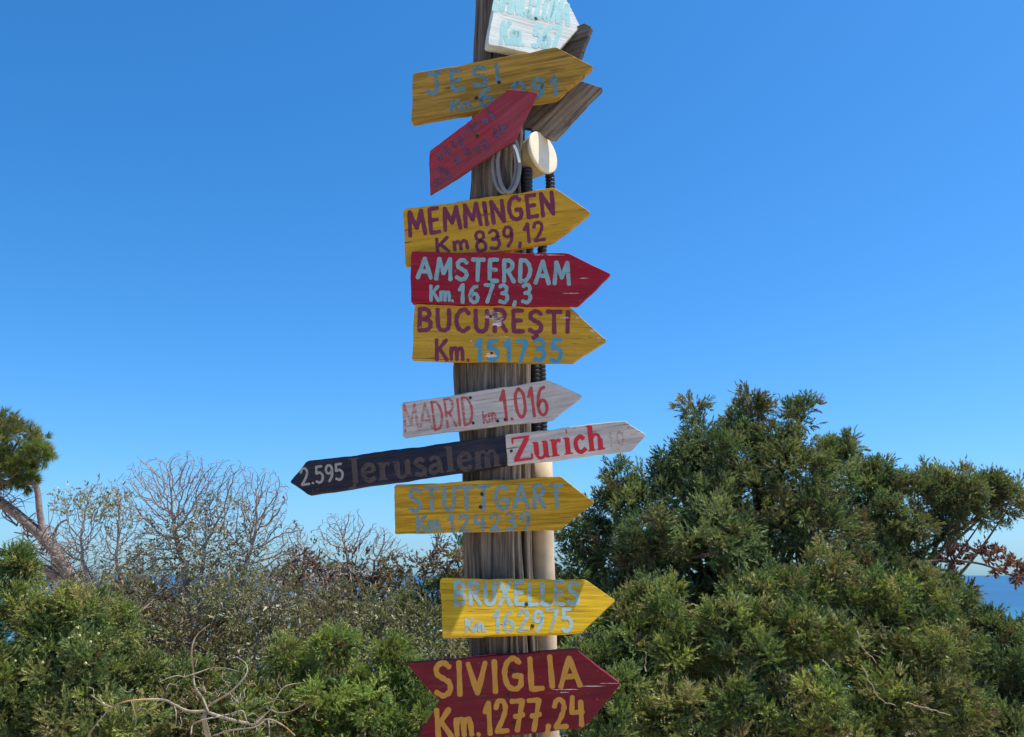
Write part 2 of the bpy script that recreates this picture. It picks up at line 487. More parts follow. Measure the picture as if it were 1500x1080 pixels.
# ------------------------------------------------------------------ stroke lettering
def L_(*p): return ('l', list(p), 1.0)
def S_(*p): return ('s', list(p), 1.0)
G = {
 'A': (.74, [L_((0, 0), (.36, 1)), L_((.36, 1), (.74, 0)), L_((.15, .34), (.6, .34))]),
 'B': (.58, [L_((.05, 0), (.05, 1)), S_((.05, 1), (.38, .97), (.5, .77), (.36, .56), (.08, .52)), S_((.1, .52), (.47, .47), (.57, .26), (.43, .04), (.05, 0))]),
 'C': (.62, [S_((.6, .82), (.4, 1), (.14, .86), (.03, .5), (.14, .13), (.38, 0), (.62, .16))]),
 'D': (.62, [L_((.05, 0), (.05, 1)), S_((.05, 1), (.38, .94), (.58, .64), (.57, .33), (.38, .06), (.05, 0))]),
 'E': (.5, [L_((.05, 0), (.05, 1)), L_((.05, 1), (.48, 1)), L_((.05, .52), (.42, .53)), L_((.05, 0), (.5, .01))]),
 'G': (.68, [S_((.62, .85), (.4, 1), (.14, .86), (.03, .5), (.14, .12), (.4, 0), (.62, .12), (.64, .42)), L_((.64, .42), (.38, .43))]),
 'I': (.1, [L_((.05, 0), (.05, 1))]),
 'J': (.6, [L_((.14, 1), (.62, .98)), S_((.4, 1), (.42, .45), (.36, .09), (.2, .0), (.0, .16))]),
 'K': (.56, [L_((.05, 0), (.05, 1)), L_((.53, 1), (.06, .42)), L_((.2, .56), (.56, 0))]),
 'L': (.48, [L_((.05, 0), (.05, 1)), L_((.05, 0), (.48, .01))]),
 'M': (.8, [L_((0, 0), (.1, 1)), L_((.1, 1), (.4, .28)), L_((.4, .28), (.7, 1)), L_((.7, 1), (.8, 0))]),
 'N': (.62, [L_((.03, 0), (.04, 1)), L_((.04, 1), (.58, .02)), L_((.58, .0), (.6, 1))]),
 'O': (.68, [S_((.34, 1), (.1, .82), (.03, .5), (.12, .14), (.34, 0), (.56, .14), (.65, .5), (.57, .85), (.34, 1))]),
 'R': (.6, [L_((.05, 0), (.05, 1)), S_((.05, 1), (.4, .97), (.52, .76), (.38, .55), (.08, .5)), L_((.25, .5), (.6, 0))]),
 'S': (.58, [S_((.56, .86), (.34, 1), (.09, .88), (.09, .66), (.31, .52), (.53, .38), (.54, .13), (.29, 0), (.02, .12))]),
 'T': (.62, [L_((0, 1), (.62, 1)), L_((.31, 1), (.31, 0))]),
 'U': (.6, [S_((.04, 1), (.04, .4), (.1, .1), (.3, 0), (.5, .1), (.57, .4), (.57, 1))]),
 'V': (.66, [L_((0, 1), (.32, 0)), L_((.32, 0), (.66, 1))]),
 'X': (.6, [L_((0, 1), (.6, 0)), L_((.58, 1), (.0, 0))]),
 'm': (.66, [L_((.05, 0), (.05, .6)), S_((.06, .4), (.18, .58), (.31, .5), (.33, 0)), S_((.34, .4), (.46, .58), (.59, .5), (.62, 0))]),
 'k': (.4, [L_((.05, 0), (.05, .75)), L_((.36, .52), (.06, .28)), L_((.16, .34), (.4, 0))]),
 '0': (.55, [S_((.27, 1), (.07, .8), (.03, .5), (.08, .18), (.27, 0), (.47, .18), (.52, .5), (.47, .82), (.27, 1))]),
 '1': (.24, [L_((.0, .7), (.2, 1)), L_((.2, 1), (.2, 0))]),
 '2': (.54, [S_((.03, .76), (.15, .97), (.38, .97), (.48, .74), (.34, .42), (.02, .02)), L_((.02, .02), (.54, .02))]),
 '3': (.5, [S_((.03, .9), (.25, 1), (.45, .84), (.38, .6), (.15, .53)), S_((.15, .53), (.42, .48), (.5, .25), (.33, .02), (.02, .08))]),
 '4': (.54, [L_((.08, 1), (.02, .46)), L_((.02, .46), (.54, .46)), L_((.46, .82), (.46, 0))]),
 '5': (.5, [L_((.46, 1), (.09, .99)), L_((.09, .99), (.06, .58)), S_((.06, .58), (.3, .62), (.48, .42), (.42, .12), (.22, 0), (.01, .1))]),
 '6': (.52, [S_((.46, .96), (.22, .86), (.05, .5), (.06, .15), (.26, 0), (.47, .14), (.46, .42), (.26, .52), (.07, .36))]),
 '7': (.52, [L_((0, 1), (.5, 1)), L_((.5, 1), (.18, 0))]),
 '&': (.52, [L_((0, 1), (.5, 1)), L_((.5, 1), (.18, 0)), L_((.12, .48), (.5, .52))]),     # a crossed seven
 '8': (.5, [S_((.25, .54), (.06, .68), (.08, .92), (.25, 1), (.43, .92), (.44, .68), (.25, .54), (.03, .36), (.05, .08), (.25, 0), (.47, .08), (.48, .36), (.25, .54))]),
 '9': (.5, [S_((.45, .68), (.34, .5), (.1, .54), (.05, .78), (.2, .99), (.42, .92), (.47, .66), (.42, .3), (.2, 0))]),
 ',': (.14, [L_((.1, .08), (.04, -.16))]),
 '.': (.12, [L_((.05, .02), (.07, .03))]),
 ' ': (.3, []),
}
G['$'] = (G['S'][0], G['S'][1] + [S_((.3, 0), (.36, -.14), (.2, -.26))])          # S with a cedilla
def W_(t, w, *p): return (t, list(p), w)
SER = {
 'Z': (.80, [W_('l', .45, (.05, .95), (.76, .95)), W_('l', 1.0, (.66, .90), (.12, .06)), W_('l', .5, (.04, .04), (.78, .04)), W_('l', .4, (.05, .97), (.05, .74)), W_('l', .45, (.79, .02), (.79, .24))]),
 'u': (.66, [W_('s', 1, (.14, .66), (.14, .3), (.15, .16)), W_('s', .6, (.13, .14), (.24, .01), (.4, .04), (.52, .2)), W_('l', 1, (.52, .66), (.52, .04)), W_('l', .3, (.0, .66), (.2, .66)), W_('l', .3, (.38, .66), (.58, .66)), W_('l', .3, (.5, .015), (.68, .015))]),
 'r': (.48, [W_('l', 1, (.16, .66), (.16, .02)), W_('l', .3, (.0, .015), (.34, .015)), W_('l', .3, (.0, .66), (.2, .66)), W_('s', .6, (.18, .42), (.28, .6), (.42, .62)), W_('l', .8, (.41, .58), (.43, .57))]),
 'i': (.36, [W_('l', 1, (.17, .66), (.17, .02)), W_('l', .3, (.0, .015), (.36, .015)), W_('l', .3, (.02, .66), (.2, .66)), W_('l', 1.05, (.165, .92), (.185, .92))]),
 'c': (.52, [W_('s', .85, (.44, .52), (.3, .65), (.12, .52), (.09, .32), (.15, .1), (.3, .02), (.5, .14))]),
 'h': (.68, [W_('l', 1, (.15, 1), (.15, .02)), W_('s', .6, (.17, .46), (.3, .63), (.45, .6), (.51, .42)), W_('l', 1, (.52, .44), (.52, .02)), W_('l', .3, (.0, 1), (.18, 1)), W_('l', .3, (.0, .015), (.3, .015)), W_('l', .3, (.38, .015), (.68, .015))]),
 'J': (.42, [W_('s', 1, (.28, .95), (.28, .3), (.26, .0)), W_('s', .6, (.26, .02), (.2, -.16), (.02, -.18)), W_('l', .3, (.08, .96), (.46, .96))]),
 'e': (.52, [W_('l', .45, (.1, .36), (.46, .38)), W_('s', .85, (.47, .38), (.42, .6), (.27, .66), (.1, .52), (.08, .3), (.15, .1), (.3, .02), (.5, .12))]),
 's': (.44, [W_('s', .8, (.38, .54), (.24, .65), (.08, .54), (.14, .4), (.32, .28), (.38, .13), (.22, .01), (.03, .1))]),
 'a': (.54, [W_('s', .7, (.08, .54), (.22, .65), (.38, .56), (.4, .3)), W_('l', 1, (.4, .42), (.41, .03)), W_('s', .75, (.38, .36), (.16, .32), (.06, .17), (.16, .02), (.38, .14)), W_('l', .35, (.42, .02), (.54, .03))]),
 'l': (.34, [W_('l', 1, (.17, 1), (.17, .02)), W_('l', .3, (.0, 1), (.2, 1)), W_('l', .3, (.0, .015), (.34, .015))]),
 'm': (.98, [W_('l', 1, (.15, .66), (.15, .02)), W_('s', .6, (.17, .46), (.28, .63), (.42, .6), (.47, .42)), W_('l', 1, (.48, .44), (.48, .02)), W_('s', .6, (.5, .46), (.6, .63), (.75, .6), (.8, .42)), W_('l', 1, (.81, .44), (.81, .02)), W_('l', .3, (.0, .66), (.18, .66)), W_('l', .3, (.0, .015), (.29, .015)), W_('l', .3, (.36, .015), (.6, .015)), W_('l', .3, (.7, .015), (.96, .015))]),
}

class Board:
    """one nailed-on board: a frame in space, its planks, its lettering and its nails"""
    def __init__(s, name, ref, Y, yaw=0.0, tilt=0.0, dirpx=None):
        s.p0 = at(ref[0], ref[1], Y)
        yw, tl = math.radians(yaw), math.radians(tilt)
        s.n = Vector((math.sin(yw) * math.cos(tl), -math.cos(yw) * math.cos(tl), math.sin(tl))).normalized()
        a, b = (on_plane(*q, s.p0, s.n) for q in dirpx)
        s.u = (b - a).normalized()
        s.v = s.n.cross(s.u).normalized()
        s.root = bpy.data.objects.new(name, None)
        s.root.empty_display_size = 0.1
        COL.objects.link(s.root)
        s.M = Matrix(((s.u.x, -s.n.x, s.v.x, s.p0.x), (s.u.y, -s.n.y, s.v.y, s.p0.y), (s.u.z, -s.n.z, s.v.z, s.p0.z), (0, 0, 0, 1)))
        s.root.matrix_world = s.M
        s.I = Matrix.Identity(4)
    def loc(s, x, y, off=0.0):
        p = on_plane(x, y, s.p0, s.n) - s.p0
        return Vector((p.dot(s.u), -off, p.dot(s.v)))
    def plank(s, outline, mat, thick=0.02, name='board', rough=0.9, parent=None, setback=0.0, seed=1):
        rs = random.Random(seed)
        pts = []
        n = len(outline)
        for i in range(n):
            a, b = Vector((*outline[i], 0)), Vector((*outline[(i + 1) % n], 0))
            e = b - a
            nrm = Vector((e.y, -e.x, 0)).normalized()
            steps = max(2, int(e.length / 9))
            r0 = min(2.2, e.length * .1)            # slightly rounded corners
            ts = [r0 / e.length] + [k / steps for k in range(1, steps)] + [1 - r0 / e.length]
            ph = rs.uniform(0, 6)
            for t in ts:
                if t < r0 / e.length - 1e-6 or t > 1 - r0 / e.length + 1e-6: continue
                q = a + e * t + nrm * (rough * (math.sin(t * e.length * .06 + ph) * .6 + rs.uniform(-.5, .5)))
                pts.append((q.x, q.y))
        P = [s.loc(*q) for q in pts]
        if sum(P[i].x * P[(i + 1) % len(P)].z - P[(i + 1) % len(P)].x * P[i].z for i in range(len(P))) < 0: P.reverse()
        m = len(P)
        ins = []
        for i in range(m):
            e = (P[(i + 1) % m] - P[i - 1]); e = Vector((e.x, 0, e.z)).normalized()
            ins.append(P[i] + Vector((-e.z, 0, e.x)) * 0.0012)
        V = [(p.x, setback, p.z) for p in ins] + [(p.x, setback + 0.0013, p.z) for p in P] + [(p.x, setback + thick - .001, p.z) for p in P] + [(p.x, setback + thick, p.z) for p in ins]
        Fc = [tuple(range(m))]
        for r in range(3):
            for i in range(m):
                Fc.append((r * m + i, (r + 1) * m + i, (r + 1) * m + (i + 1) % m, r * m + (i + 1) % m))
        Fc.append(tuple(range(3 * m, 4 * m))[::-1])
        me = mesh_of(name, V, Fc)
        bm = bmesh.new(); bm.from_mesh(me); bmesh.ops.recalc_face_normals(bm, faces=bm.faces); bm.to_mesh(me); bm.free()
        return link(name, me, mat, parent or s.root, s.I)
    def text(s, string, p0, p1, h0, h1, w, mat, font=G, gap=.2, lean=0.0, name='lettering', parent=None, seed=0, jit=1.0, stretch=None):
        """string painted along the baseline p0-p1 (photograph pixels) with cap heights h0..h1 and brush width w"""
        rs = random.Random(seed + len(string))
        adv = [font[c][0] for c in string]
        total = sum(adv) + gap * (len(string) - 1)
        a, b = Vector((*p0, 0)), Vector((*p1, 0))
        e = (b - a); ed = e.normalized()
        upv = (Vector((ed.y, -ed.x, 0)) * .75 + Vector((lean, -1, 0)) * .25).normalized()
        V, Fc = [], []
        x = 0.0
        for c, ad in zip(string, adv):
            gy, gr, gs = rs.uniform(-.03, .03) * jit, rs.uniform(-.04, .04) * jit, 1 + rs.uniform(-.04, .04) * jit
            layer = 0
            for typ, pts, wm in font[c][1]:
                path = []
                for (gx, gt) in pts:
                    fx = (x + gx + gr * (gt - .5)) / total
                    h = h0 + (h1 - h0) * fx
                    path.append(a + e * fx + upv * (h * (gt * gs + gy)))
                path = catmull(path, 7) if (typ == 's' and len(path) > 2) else [path[0].lerp(path[-1], k / 6) for k in range(7)]
                off = 0.0005 + 0.00013 * layer
                layer += 1
                ph, am = rs.uniform(0, 6), 0.10 * jit
                nn = len(path)
                Ls, Rs = [], []
                for i, p in enumerate(path):
                    t = path[min(i + 1, nn - 1)] - path[max(i - 1, 0)]
                    t = t.normalized() if t.length > 1e-6 else Vector((1, 0, 0))
                    nr = Vector((-t.y, t.x, 0))
                    hw = w * wm * .5 * (1 + am * math.sin(i * 1.1 + ph) + rs.uniform(-.06, .06) * jit)
                    Ls.append(p + nr * hw); Rs.append(p - nr * hw)
                    if i == 0: t0, hw0 = t, hw
                    if i == nn - 1: t1, hw1 = t, hw
                ring0 = [path[0] - t0 * hw0 * math.sin(math.pi * k / 5) * (.8 if font is G else .12) + Vector((-t0.y, t0.x, 0)) * hw0 * math.cos(math.pi * k / 5) for k in range(1, 5)]
                ring1 = [path[-1] + t1 * hw1 * math.sin(math.pi * k / 5) * (.8 if font is G else .12) - Vector((-t1.y, t1.x, 0)) * hw1 * math.cos(math.pi * k / 5) for k in range(1, 5)]
                base = len(V)
                for q in Ls + Rs + ring0 + ring1:
                    V.append(s.loc(q.x, q.y, off))
                for i in range(nn - 1):
                    Fc.append((base + i, base + i + 1, base + nn + i + 1, base + nn + i))
                r0, r1 = base + 2 * nn, base + 2 * nn + 4
                Fc.append((base, r0, r0 + 1, r0 + 2, r0 + 3, base + nn))
                Fc.append((base + 2 * nn - 1, r1, r1 + 1, r1 + 2, r1 + 3, base + nn - 1))
            x += ad + gap
        me = mesh_of(name, V, Fc)
        bm = bmesh.new(); bm.from_mesh(me)
        for f in bm.faces:
            f.normal_update()
            if f.normal.y > 0: f.normal_flip()
        bm.to_mesh(me); bm.free()
        return link(name, me, mat, parent or s.root, s.I)
    def blobs(s, spots, mat, name='paint_chip', parent=None, off=0.0014):
        for i, (cx, cy, rx, ry) in enumerate(spots):
            rs = random.Random(i * 13 + int(cx))
            K = 14
            V = []
            for k in range(K):
                w = 2 * math.pi * k / K
                f = rs.uniform(.55, 1.2)
                V.append(s.loc(cx + rx * f * math.cos(w), cy + ry * f * math.sin(w), off + 0.00007 * i))
            link(name, mesh_of(name, V, [tuple(range(K))]), mat, parent or s.root, s.I)
    def smudges(s, spots, mat, name='faded_lettering'):
        """remains of brush strokes that can no longer be read"""
        rs = random.Random(5)
        V, Fc = [], []
        lay = 0
        for (cx, cy, r) in spots:
            for k in range(2):
                a = rs.choice([-2.2, -.6, .95]) + rs.uniform(-.3, .3)
                l, w = r * rs.uniform(.8, 1.4), rs.uniform(2.6, 4.4)
                ox, oy = cx + rs.uniform(-3, 3), cy + rs.uniform(-3, 3)
                base = len(V); lay += 1
                for t in (-1, -.5, 0, .5, 1):
                    ww = w * (.55 if abs(t) == 1 else rs.uniform(.8, 1.15))
                    x, y = ox + math.cos(a) * l * t, oy + math.sin(a) * l * t
                    V.append(s.loc(x - math.sin(a) * ww, y + math.cos(a) * ww, .0005 + .00003 * lay))
                    V.append(s.loc(x + math.sin(a) * ww, y - math.cos(a) * ww, .0005 + .00003 * lay))
                for i in range(4): Fc.append((base + 2 * i, base + 2 * i + 1, base + 2 * i + 3, base + 2 * i + 2))
        return link(name, mesh_of(name, V, Fc), mat, s.root, s.I)
    def nails(s, spots, r=0.0042):
        for (x, y) in spots:
            c = s.loc(x, y)
            K = 12
            V, Fc = [], []
            for (h, q) in ((-.002, 1.0), (.0012, 1.0), (.0024, .65)):
                for k in range(K):
                    w = 2 * math.pi * k / K
                    V.append((c.x + r * q * math.cos(w), -h, c.z + r * q * math.sin(w)))
            for j in range(2):
                for k in range(K): Fc.append((j * K + k, j * K + (k + 1) % K, (j + 1) * K + (k + 1) % K, (j + 1) * K + k))
            Fc.append(tuple(range(2 * K, 3 * K)))
            link('nail', mesh_of('nail', V, Fc), M_NAIL, s.root, s.I)

M_NAIL = plain('rusty_iron', (0.03, 0.022, 0.018), 0.7, 0.3, 200)
M_CHIP = paint_mat('bare_undercoat', (0.62, 0.52, 0.44), 0.55, 2.0)
M_CHIPW = paint_mat('white_undercoat', (0.70, 0.64, 0.60), 0.36, 4.0)
YEL = (0.60, 0.345, 0.022)
GRP = 'destination arrow signs on the post'

# --- BARCELONA (cut by the top of the frame)
b = Board('arrow_sign', (770, 30), D + 0.002, 24, 10, ((715, 63), (771, 76)))
b.plank([(736, -62), (806, -46), (851, 39), (808, 86), (715, 64)], painted_wood('white_board_a', (0.66, 0.73, 0.71), wear=.5, seed=1, grain=.15, fadecol=(.6, .55, .5)), 0.03)
mt = paint_mat('teal_lettering', (0.13, 0.40, 0.43), 0.68, 1.0)
b.text('BARCELONA', (723, 14), (832, 36), 50, 27, 6.6, mt, gap=.16, seed=3, lean=.2)
b.text('Km. 567', (733, 63), (818, 71), 30, 30, 6.4, mt, gap=.2, seed=4, lean=.2)
b.nails([(785, 27)], 0.006)
tag(b.root, 'white arrow sign with teal letters BARCELONA at the top of the post', 'sign', GRP)

# --- JESI
b = Board('arrow_sign', (735, 122), D - 0.038, -2, -5, ((605, 108), (815, 69)))
b.plank([(605, 108), (815, 69), (870, 97), (817, 142), (602, 179)], painted_wood('ochre_board_a', (0.43, 0.26, 0.045), seed=2, wear=.5, grain=.5), 0.032)
mt = paint_mat('blue_lettering_a', (0.10, 0.22, 0.26), 0.58, 2.0)
b.text('JESI', (627, 139), (732, 121), 29, 27, 6.4, mt, gap=.42, seed=1)
b.text('Km.', (661, 164), (696, 159), 15, 15, 4.5, mt, gap=.14, seed=2)
b.text('6', (704, 157), (722, 154), 25, 25, 6.0, mt, seed=5)
b.text('091', (752, 147), (816, 139), 26, 27, 6.5, mt, gap=.34, seed=6)
b.nails([(731, 121), (698, 144)], 0.0055)
tag(b.root, 'ochre yellow arrow sign with blue letters JESI below the white BARCELONA sign', 'sign', GRP)

# --- red sign slanting upwards
b = Board('arrow_sign', (720, 205), D - 0.055, 3, -11, ((630, 254), (760, 158)))
b.plank([(629, 223), (746, 130), (788, 136), (757, 203), (630, 286)], painted_wood('red_board_a', (0.30, 0.030, 0.055), seed=3, wear=.55, grain=.12, fade=.35, fadecol=(.22, .09, .12)), 0.022)
mt = paint_mat('faded_blue_smudge', (0.11, 0.05, 0.105), 0.46, 3.0)
b.smudges([(719, 169, 8), (712, 176, 5), (687, 189, 8), (697, 185, 6), (673, 206, 8), (655, 224, 7), (643, 232, 6), (664, 214, 6), (727, 195, 6), (736, 188, 6), (710, 212, 6), (699, 218, 5), (686, 223, 6), (671, 236, 6), (654, 255, 8), (645, 250, 5), (640, 266, 5)], mt)
b.nails([(699, 200)], 0.0055)
tag(b.root, 'red arrow sign slanting steeply upwards, its blue writing faded away', 'sign', GRP)

# --- MEMMINGEN
b = Board('arrow_sign', (728, 335), D - 0.024, -2, -3, ((591, 307), (811, 275)))
b.plank([(591, 307), (811, 275), (866, 311), (811, 355), (593, 390)], painted_wood('ochre_board_b', (0.60, 0.34, 0.02), seed=4, wear=.55, grain=.09), 0.022)
mt = paint_mat('maroon_lettering', (0.14, 0.018, 0.055), 0.85, 4.0)
b.text('MEMMINGEN', (601, 346), (812, 314), 34, 32, 6.0, mt, gap=.27, seed=2)
b.text('Km', (640, 371), (686, 364), 20, 20, 5.0, mt, gap=.2, seed=3)
b.text('839,12', (699, 369), (798, 351), 28, 27, 4.8, mt, gap=.26, seed=4)
b.nails([(711, 310), (730, 347)])
tag(b.root, 'ochre yellow arrow sign with maroon letters MEMMINGEN', 'sign', GRP)

# --- AMSTERDAM
b = Board('arrow_sign', (728, 408), D - 0.046, -3, -3, ((602, 371), (829, 372)))
b.plank([(602, 369), (831, 371), (896, 401), (846, 448), (602, 444)], painted_wood('crimson_board', (0.33, 0.012, 0.035), seed=5, wear=.5, grain=.16, fade=.3, fadecol=(.26, .03, .05)), 0.024)
mt = paint_mat('pale_cyan_lettering', (0.20, 0.36, 0.40), 0.72, 5.0)
b.text('AMSTERDAM', (612, 407), (833, 416), 28, 33, 6.0, mt, gap=.30, seed=3)
b.text('Km.', (630, 440), (664, 441), 21, 20, 5.0, mt, gap=.12, seed=4)
b.text('1673,3', (673, 443), (777, 444), 25, 26, 5.4, mt, gap=.40, seed=5)
b.blobs([(800, 374, 26, .8), (855, 408, 10, .7), (838, 430, 14, .6)], M_CHIP)
b.nails([(716, 413), (726, 386)])
tag(b.root, 'crimson red arrow sign with pale blue letters AMSTERDAM', 'sign', GRP)

# --- BUCURESTI
b = Board('arrow_sign', (728, 490), D - 0.024, -2, -3, ((608, 447), (834, 451)))
b.plank([(608, 446), (834, 450), (890, 499), (838, 532), (603, 528)], painted_wood('ochre_board_c', (0.55, 0.33, 0.03), seed=6, wear=.38, grain=.14), 0.022)
mb_ = paint_mat('sky_blue_lettering', (0.05, 0.25, 0.42), 0.75, 6.0)
mt = paint_mat('maroon_lettering_b', (0.15, 0.018, 0.055), 0.78, 7.0)
b.text('BUCURE$TI', (613, 484), (833, 488), 31, 31, 6.4, mt, gap=.28, seed=3)
b.text('Km.', (638, 527), (687, 528), 29, 28, 5.6, mt, gap=.16, seed=4)
b.text('151735', (697, 528), (822, 530), 30, 31, 5.8, mb_, gap=.34, seed=5)
b.blobs([(722, 463, 12, 7), (728, 470, 10, 8), (718, 458, 7, 4), (858, 477, 5, 2.2), (868, 486, 6, 2.2), (878, 495, 4, 2.2), (846, 466, 4, 1.6), (828, 466, 8, 1.4), (718, 521, 9, 4), (735, 494, 9, 2), (614, 480, 4, 2.5), (858, 494, 3, 1.6), (690, 499, 2.5, 2)], M_CHIPW)
b.nails([(719, 464), (720, 518)])
tag(b.root, 'chipped ochre arrow sign with maroon letters BUCUREŞTI and blue numerals', 'sign', GRP)

# --- MADRID
b = Board('arrow_sign', (728, 598), D - 0.022, -2, -4, ((588, 591), (802, 557)))
b.plank([(588, 591), (802, 557), (854, 580), (811, 615), (590, 641)], painted_wood('white_board_b', (0.58, 0.55, 0.54), seed=7, wear=.6, grain=.25, fade=.3, fadecol=(.45, .42, .42)), 0.022)
mt = paint_mat('faded_red_lettering', (0.42, 0.07, 0.07), 0.50, 8.0)
mt2 = paint_mat('red_lettering', (0.40, 0.05, 0.05), 0.72, 8.5)
b.text('MA', (593, 632), (634, 628), 39, 38, 3.6, paint_mat('vanishing_red_lettering', (0.45, 0.12, 0.12), 0.36, 8.8), gap=.12, seed=2)
b.text('DRID', (636, 630), (694, 621), 41, 39, 3.8, mt, gap=.20, seed=3)
b.text('km.', (708, 620), (731, 617), 22, 22, 3.2, mt, gap=.14, seed=4)
b.text('1.016', (737, 617), (803, 607), 44, 42, 4.6, mt2, gap=.2, seed=5)
b.nails([(689, 583), (693, 620), (740, 615), (729, 617)])
tag(b.root, 'white arrow sign with faded red letters MADRID', 'sign', GRP)

# --- JERUSALEM / ZURICH, one double-ended board
b = Board('double_arrow_sign', (735, 662), D - 0.023, 1, -1, ((450, 676), (914, 616)))
b.plank([(450, 676), (738.5, 638), (742.5, 683), (452, 726), (424, 706)], painted_wood('navy_board', (0.018, 0.024, 0.050), wood=(.16, .12, .10), seed=8, wear=.5, grain=.5, fade=.35, fadecol=(.07, .055, .055)), 0.022, name='dark_half')
b.plank([(739.5, 637.5), (914, 616), (947, 636), (927, 660), (743.5, 682.5)], painted_wood('white_board_c', (0.66, 0.62, 0.58), seed=9, wear=.42, grain=.25, fade=.3, fadecol=(.5, .42, .36)), 0.0215, name='white_half')
b.text('2.595', (442, 711), (503, 702), 24, 23, 3.6, paint_mat('cream_lettering', (0.30, 0.29, 0.27), 0.72, 9.0), gap=.2, seed=2, jit=.3)
b.text('Jerusalem', (510, 709), (735, 682), 37, 36, 8.0, paint_mat('bronze_lettering', (0.064, 0.048, 0.043), 0.66, 9.5), font=SER, gap=.08, seed=3, jit=.15)
b.text('Zurich', (752, 677), (886, 658), 36, 36, 7.4, paint_mat('bright_red_lettering', (0.52, 0.018, 0.035), 0.86, 9.9), font=SER, gap=.06, seed=3, jit=.15)
b.text('1.0', (893, 655), (914, 652), 20, 19, 2.6, paint_mat('vanishing_grey_lettering', (0.40, 0.26, 0.22), 0.32, 1.9), gap=.2, seed=3)
b.nails([(749, 661), (740, 675)])
tag(b.root, 'double-ended arrow board, navy half lettered Jerusalem and white half lettered Zurich', 'sign', GRP)

# --- STUTTGART
b = Board('arrow_sign', (728, 740), D - 0.024, -1, -3, ((578, 711), (822, 698)))
b.plank([(578, 711), (822, 698), (872, 737), (818, 777), (578, 783)], painted_wood('yellow_board_a', (0.62, 0.36, 0.018), seed=10, wear=.5, grain=.55), 0.022)
mt = paint_mat('grey_blue_lettering', (0.16, 0.26, 0.27), 0.58, 10.0)
b.text('STUTTGART', (600, 749), (824, 743), 32, 34, 6.2, mt, gap=.30, seed=3)
b.text('Km.', (611, 779), (650, 778), 23, 23, 5.4, mt, gap=.14, seed=4)
b.text('124239', (658, 779), (776, 775), 24, 25, 5.2, mt, gap=.36, seed=5)
b.nails([(704, 743), (706, 724)], 0.005)
tag(b.root, 'yellow arrow sign with blue-grey letters STUTTGART', 'sign', GRP)

# --- BRUXELLES, tipped back so that the sun reaches its face
b = Board('arrow_sign', (735, 890), D - 0.056, 8, 15, ((646, 847), (858, 849)))
b.plank([(646, 847), (858, 849), (902, 879), (854, 926), (649, 933)], painted_wood('yellow_board_b', (0.74, 0.46, 0.008), seed=11, wear=.5, grain=.34), 0.024)
mt = paint_mat('light_blue_lettering', (0.28, 0.41, 0.42), 0.56, 11.0)
b.text('BRUXELLES', (666, 886), (847, 886), 33, 32, 5.8, mt, gap=.28, seed=3)
b.text('Km.', (682, 925), (713, 925), 18, 18, 4.0, mt, gap=.12, seed=4)
b.text('162975', (724, 925), (837, 924), 30, 31, 5.6, mt, gap=.27, seed=5)
b.nails([(771, 885), (780, 917)], 0.005)
tag(b.root, 'sunlit yellow arrow sign with pale blue letters BRUXELLES', 'sign', GRP)

# --- SIVIGLIA, swallow-tailed
b = Board('arrow_sign', (740, 1015), D - 0.026, -2, -4, ((595, 972), (845, 951)))
b.plank([(594, 972), (845, 951), (909, 1003), (856, 1067), (604, 1092), (645, 1027)], painted_wood('dark_red_board', (0.175, 0.012, 0.022), seed=12, wear=.5, grain=.12, fade=.25, fadecol=(.22, .04, .05)), 0.024)
mt = paint_mat('ochre_lettering', (0.46, 0.22, 0.03), 0.90, 12.0)
b.text('SIVIGLIA', (639, 1020), (850, 1003), 47, 43, 8.0, mt, gap=.30, seed=3)
b.text('Km.', (640, 1080), (703, 1076), 40, 38, 8.0, mt, gap=.17, seed=4)
b.text('12&&,24', (712, 1075), (855, 1062), 45, 42, 7.4, mt, gap=.26, seed=6)
b.blobs([(830, 1010, 22, .7), (868, 1005, 22, .8), (893, 1001, 14, .9), (826, 1014, 9, .8)], M_CHIP)
b.nails([(744, 1019), (750, 983), (752, 1060)])
tag(b.root, 'dark red swallow-tailed arrow sign with ochre letters SIVIGLIA', 'sign', GRP)

# --- grey boards on the far side of the post
mw = painted_wood('bare_grey_board', (0.26, 0.22, 0.19), wood=(.10, .08, .07), seed=13, wear=.45, grain=.8, fade=.4, fadecol=(.36, .31, .27))
mw2 = painted_wood('bare_dark_shade_board', (0.15, 0.13, 0.12), wood=(.07, .06, .05), seed=14, wear=.5, grain=.8, fade=.4, fadecol=(.22, .19, .17))
b = Board('weathered_board', (800, 185), D + 0.058, -4, -4, ((760, 225), (860, 125)))
b.plank([(850, 119), (884, 129), (812, 205), (776, 189)], mw, 0.024, name='plank', rough=.8)
b.plank([(820, 141), (848.5, 120), (775.5, 188), (740, 180), (752, 148)], mw2, 0.022, name='plank', rough=.8, setback=.004)  # darker colour paints in the shade on this face of the board
tag(b.root, 'bare grey two-plank board rising steeply behind the round box', 'board', 'bare boards on the far side of the post')
b = Board('weathered_board', (820, 70), D + 0.115, -25, -8, ((760, 95), (860, 60)))
b.plank([(855, 34), (866, 39), (850, 84), (770, 118), (745, 80)], mw2, 0.022, name='plank', rough=.6)
tag(b.root, 'bare grey board end jutting out behind the white BARCELONA sign', 'board', 'bare boards on the far side of the post')

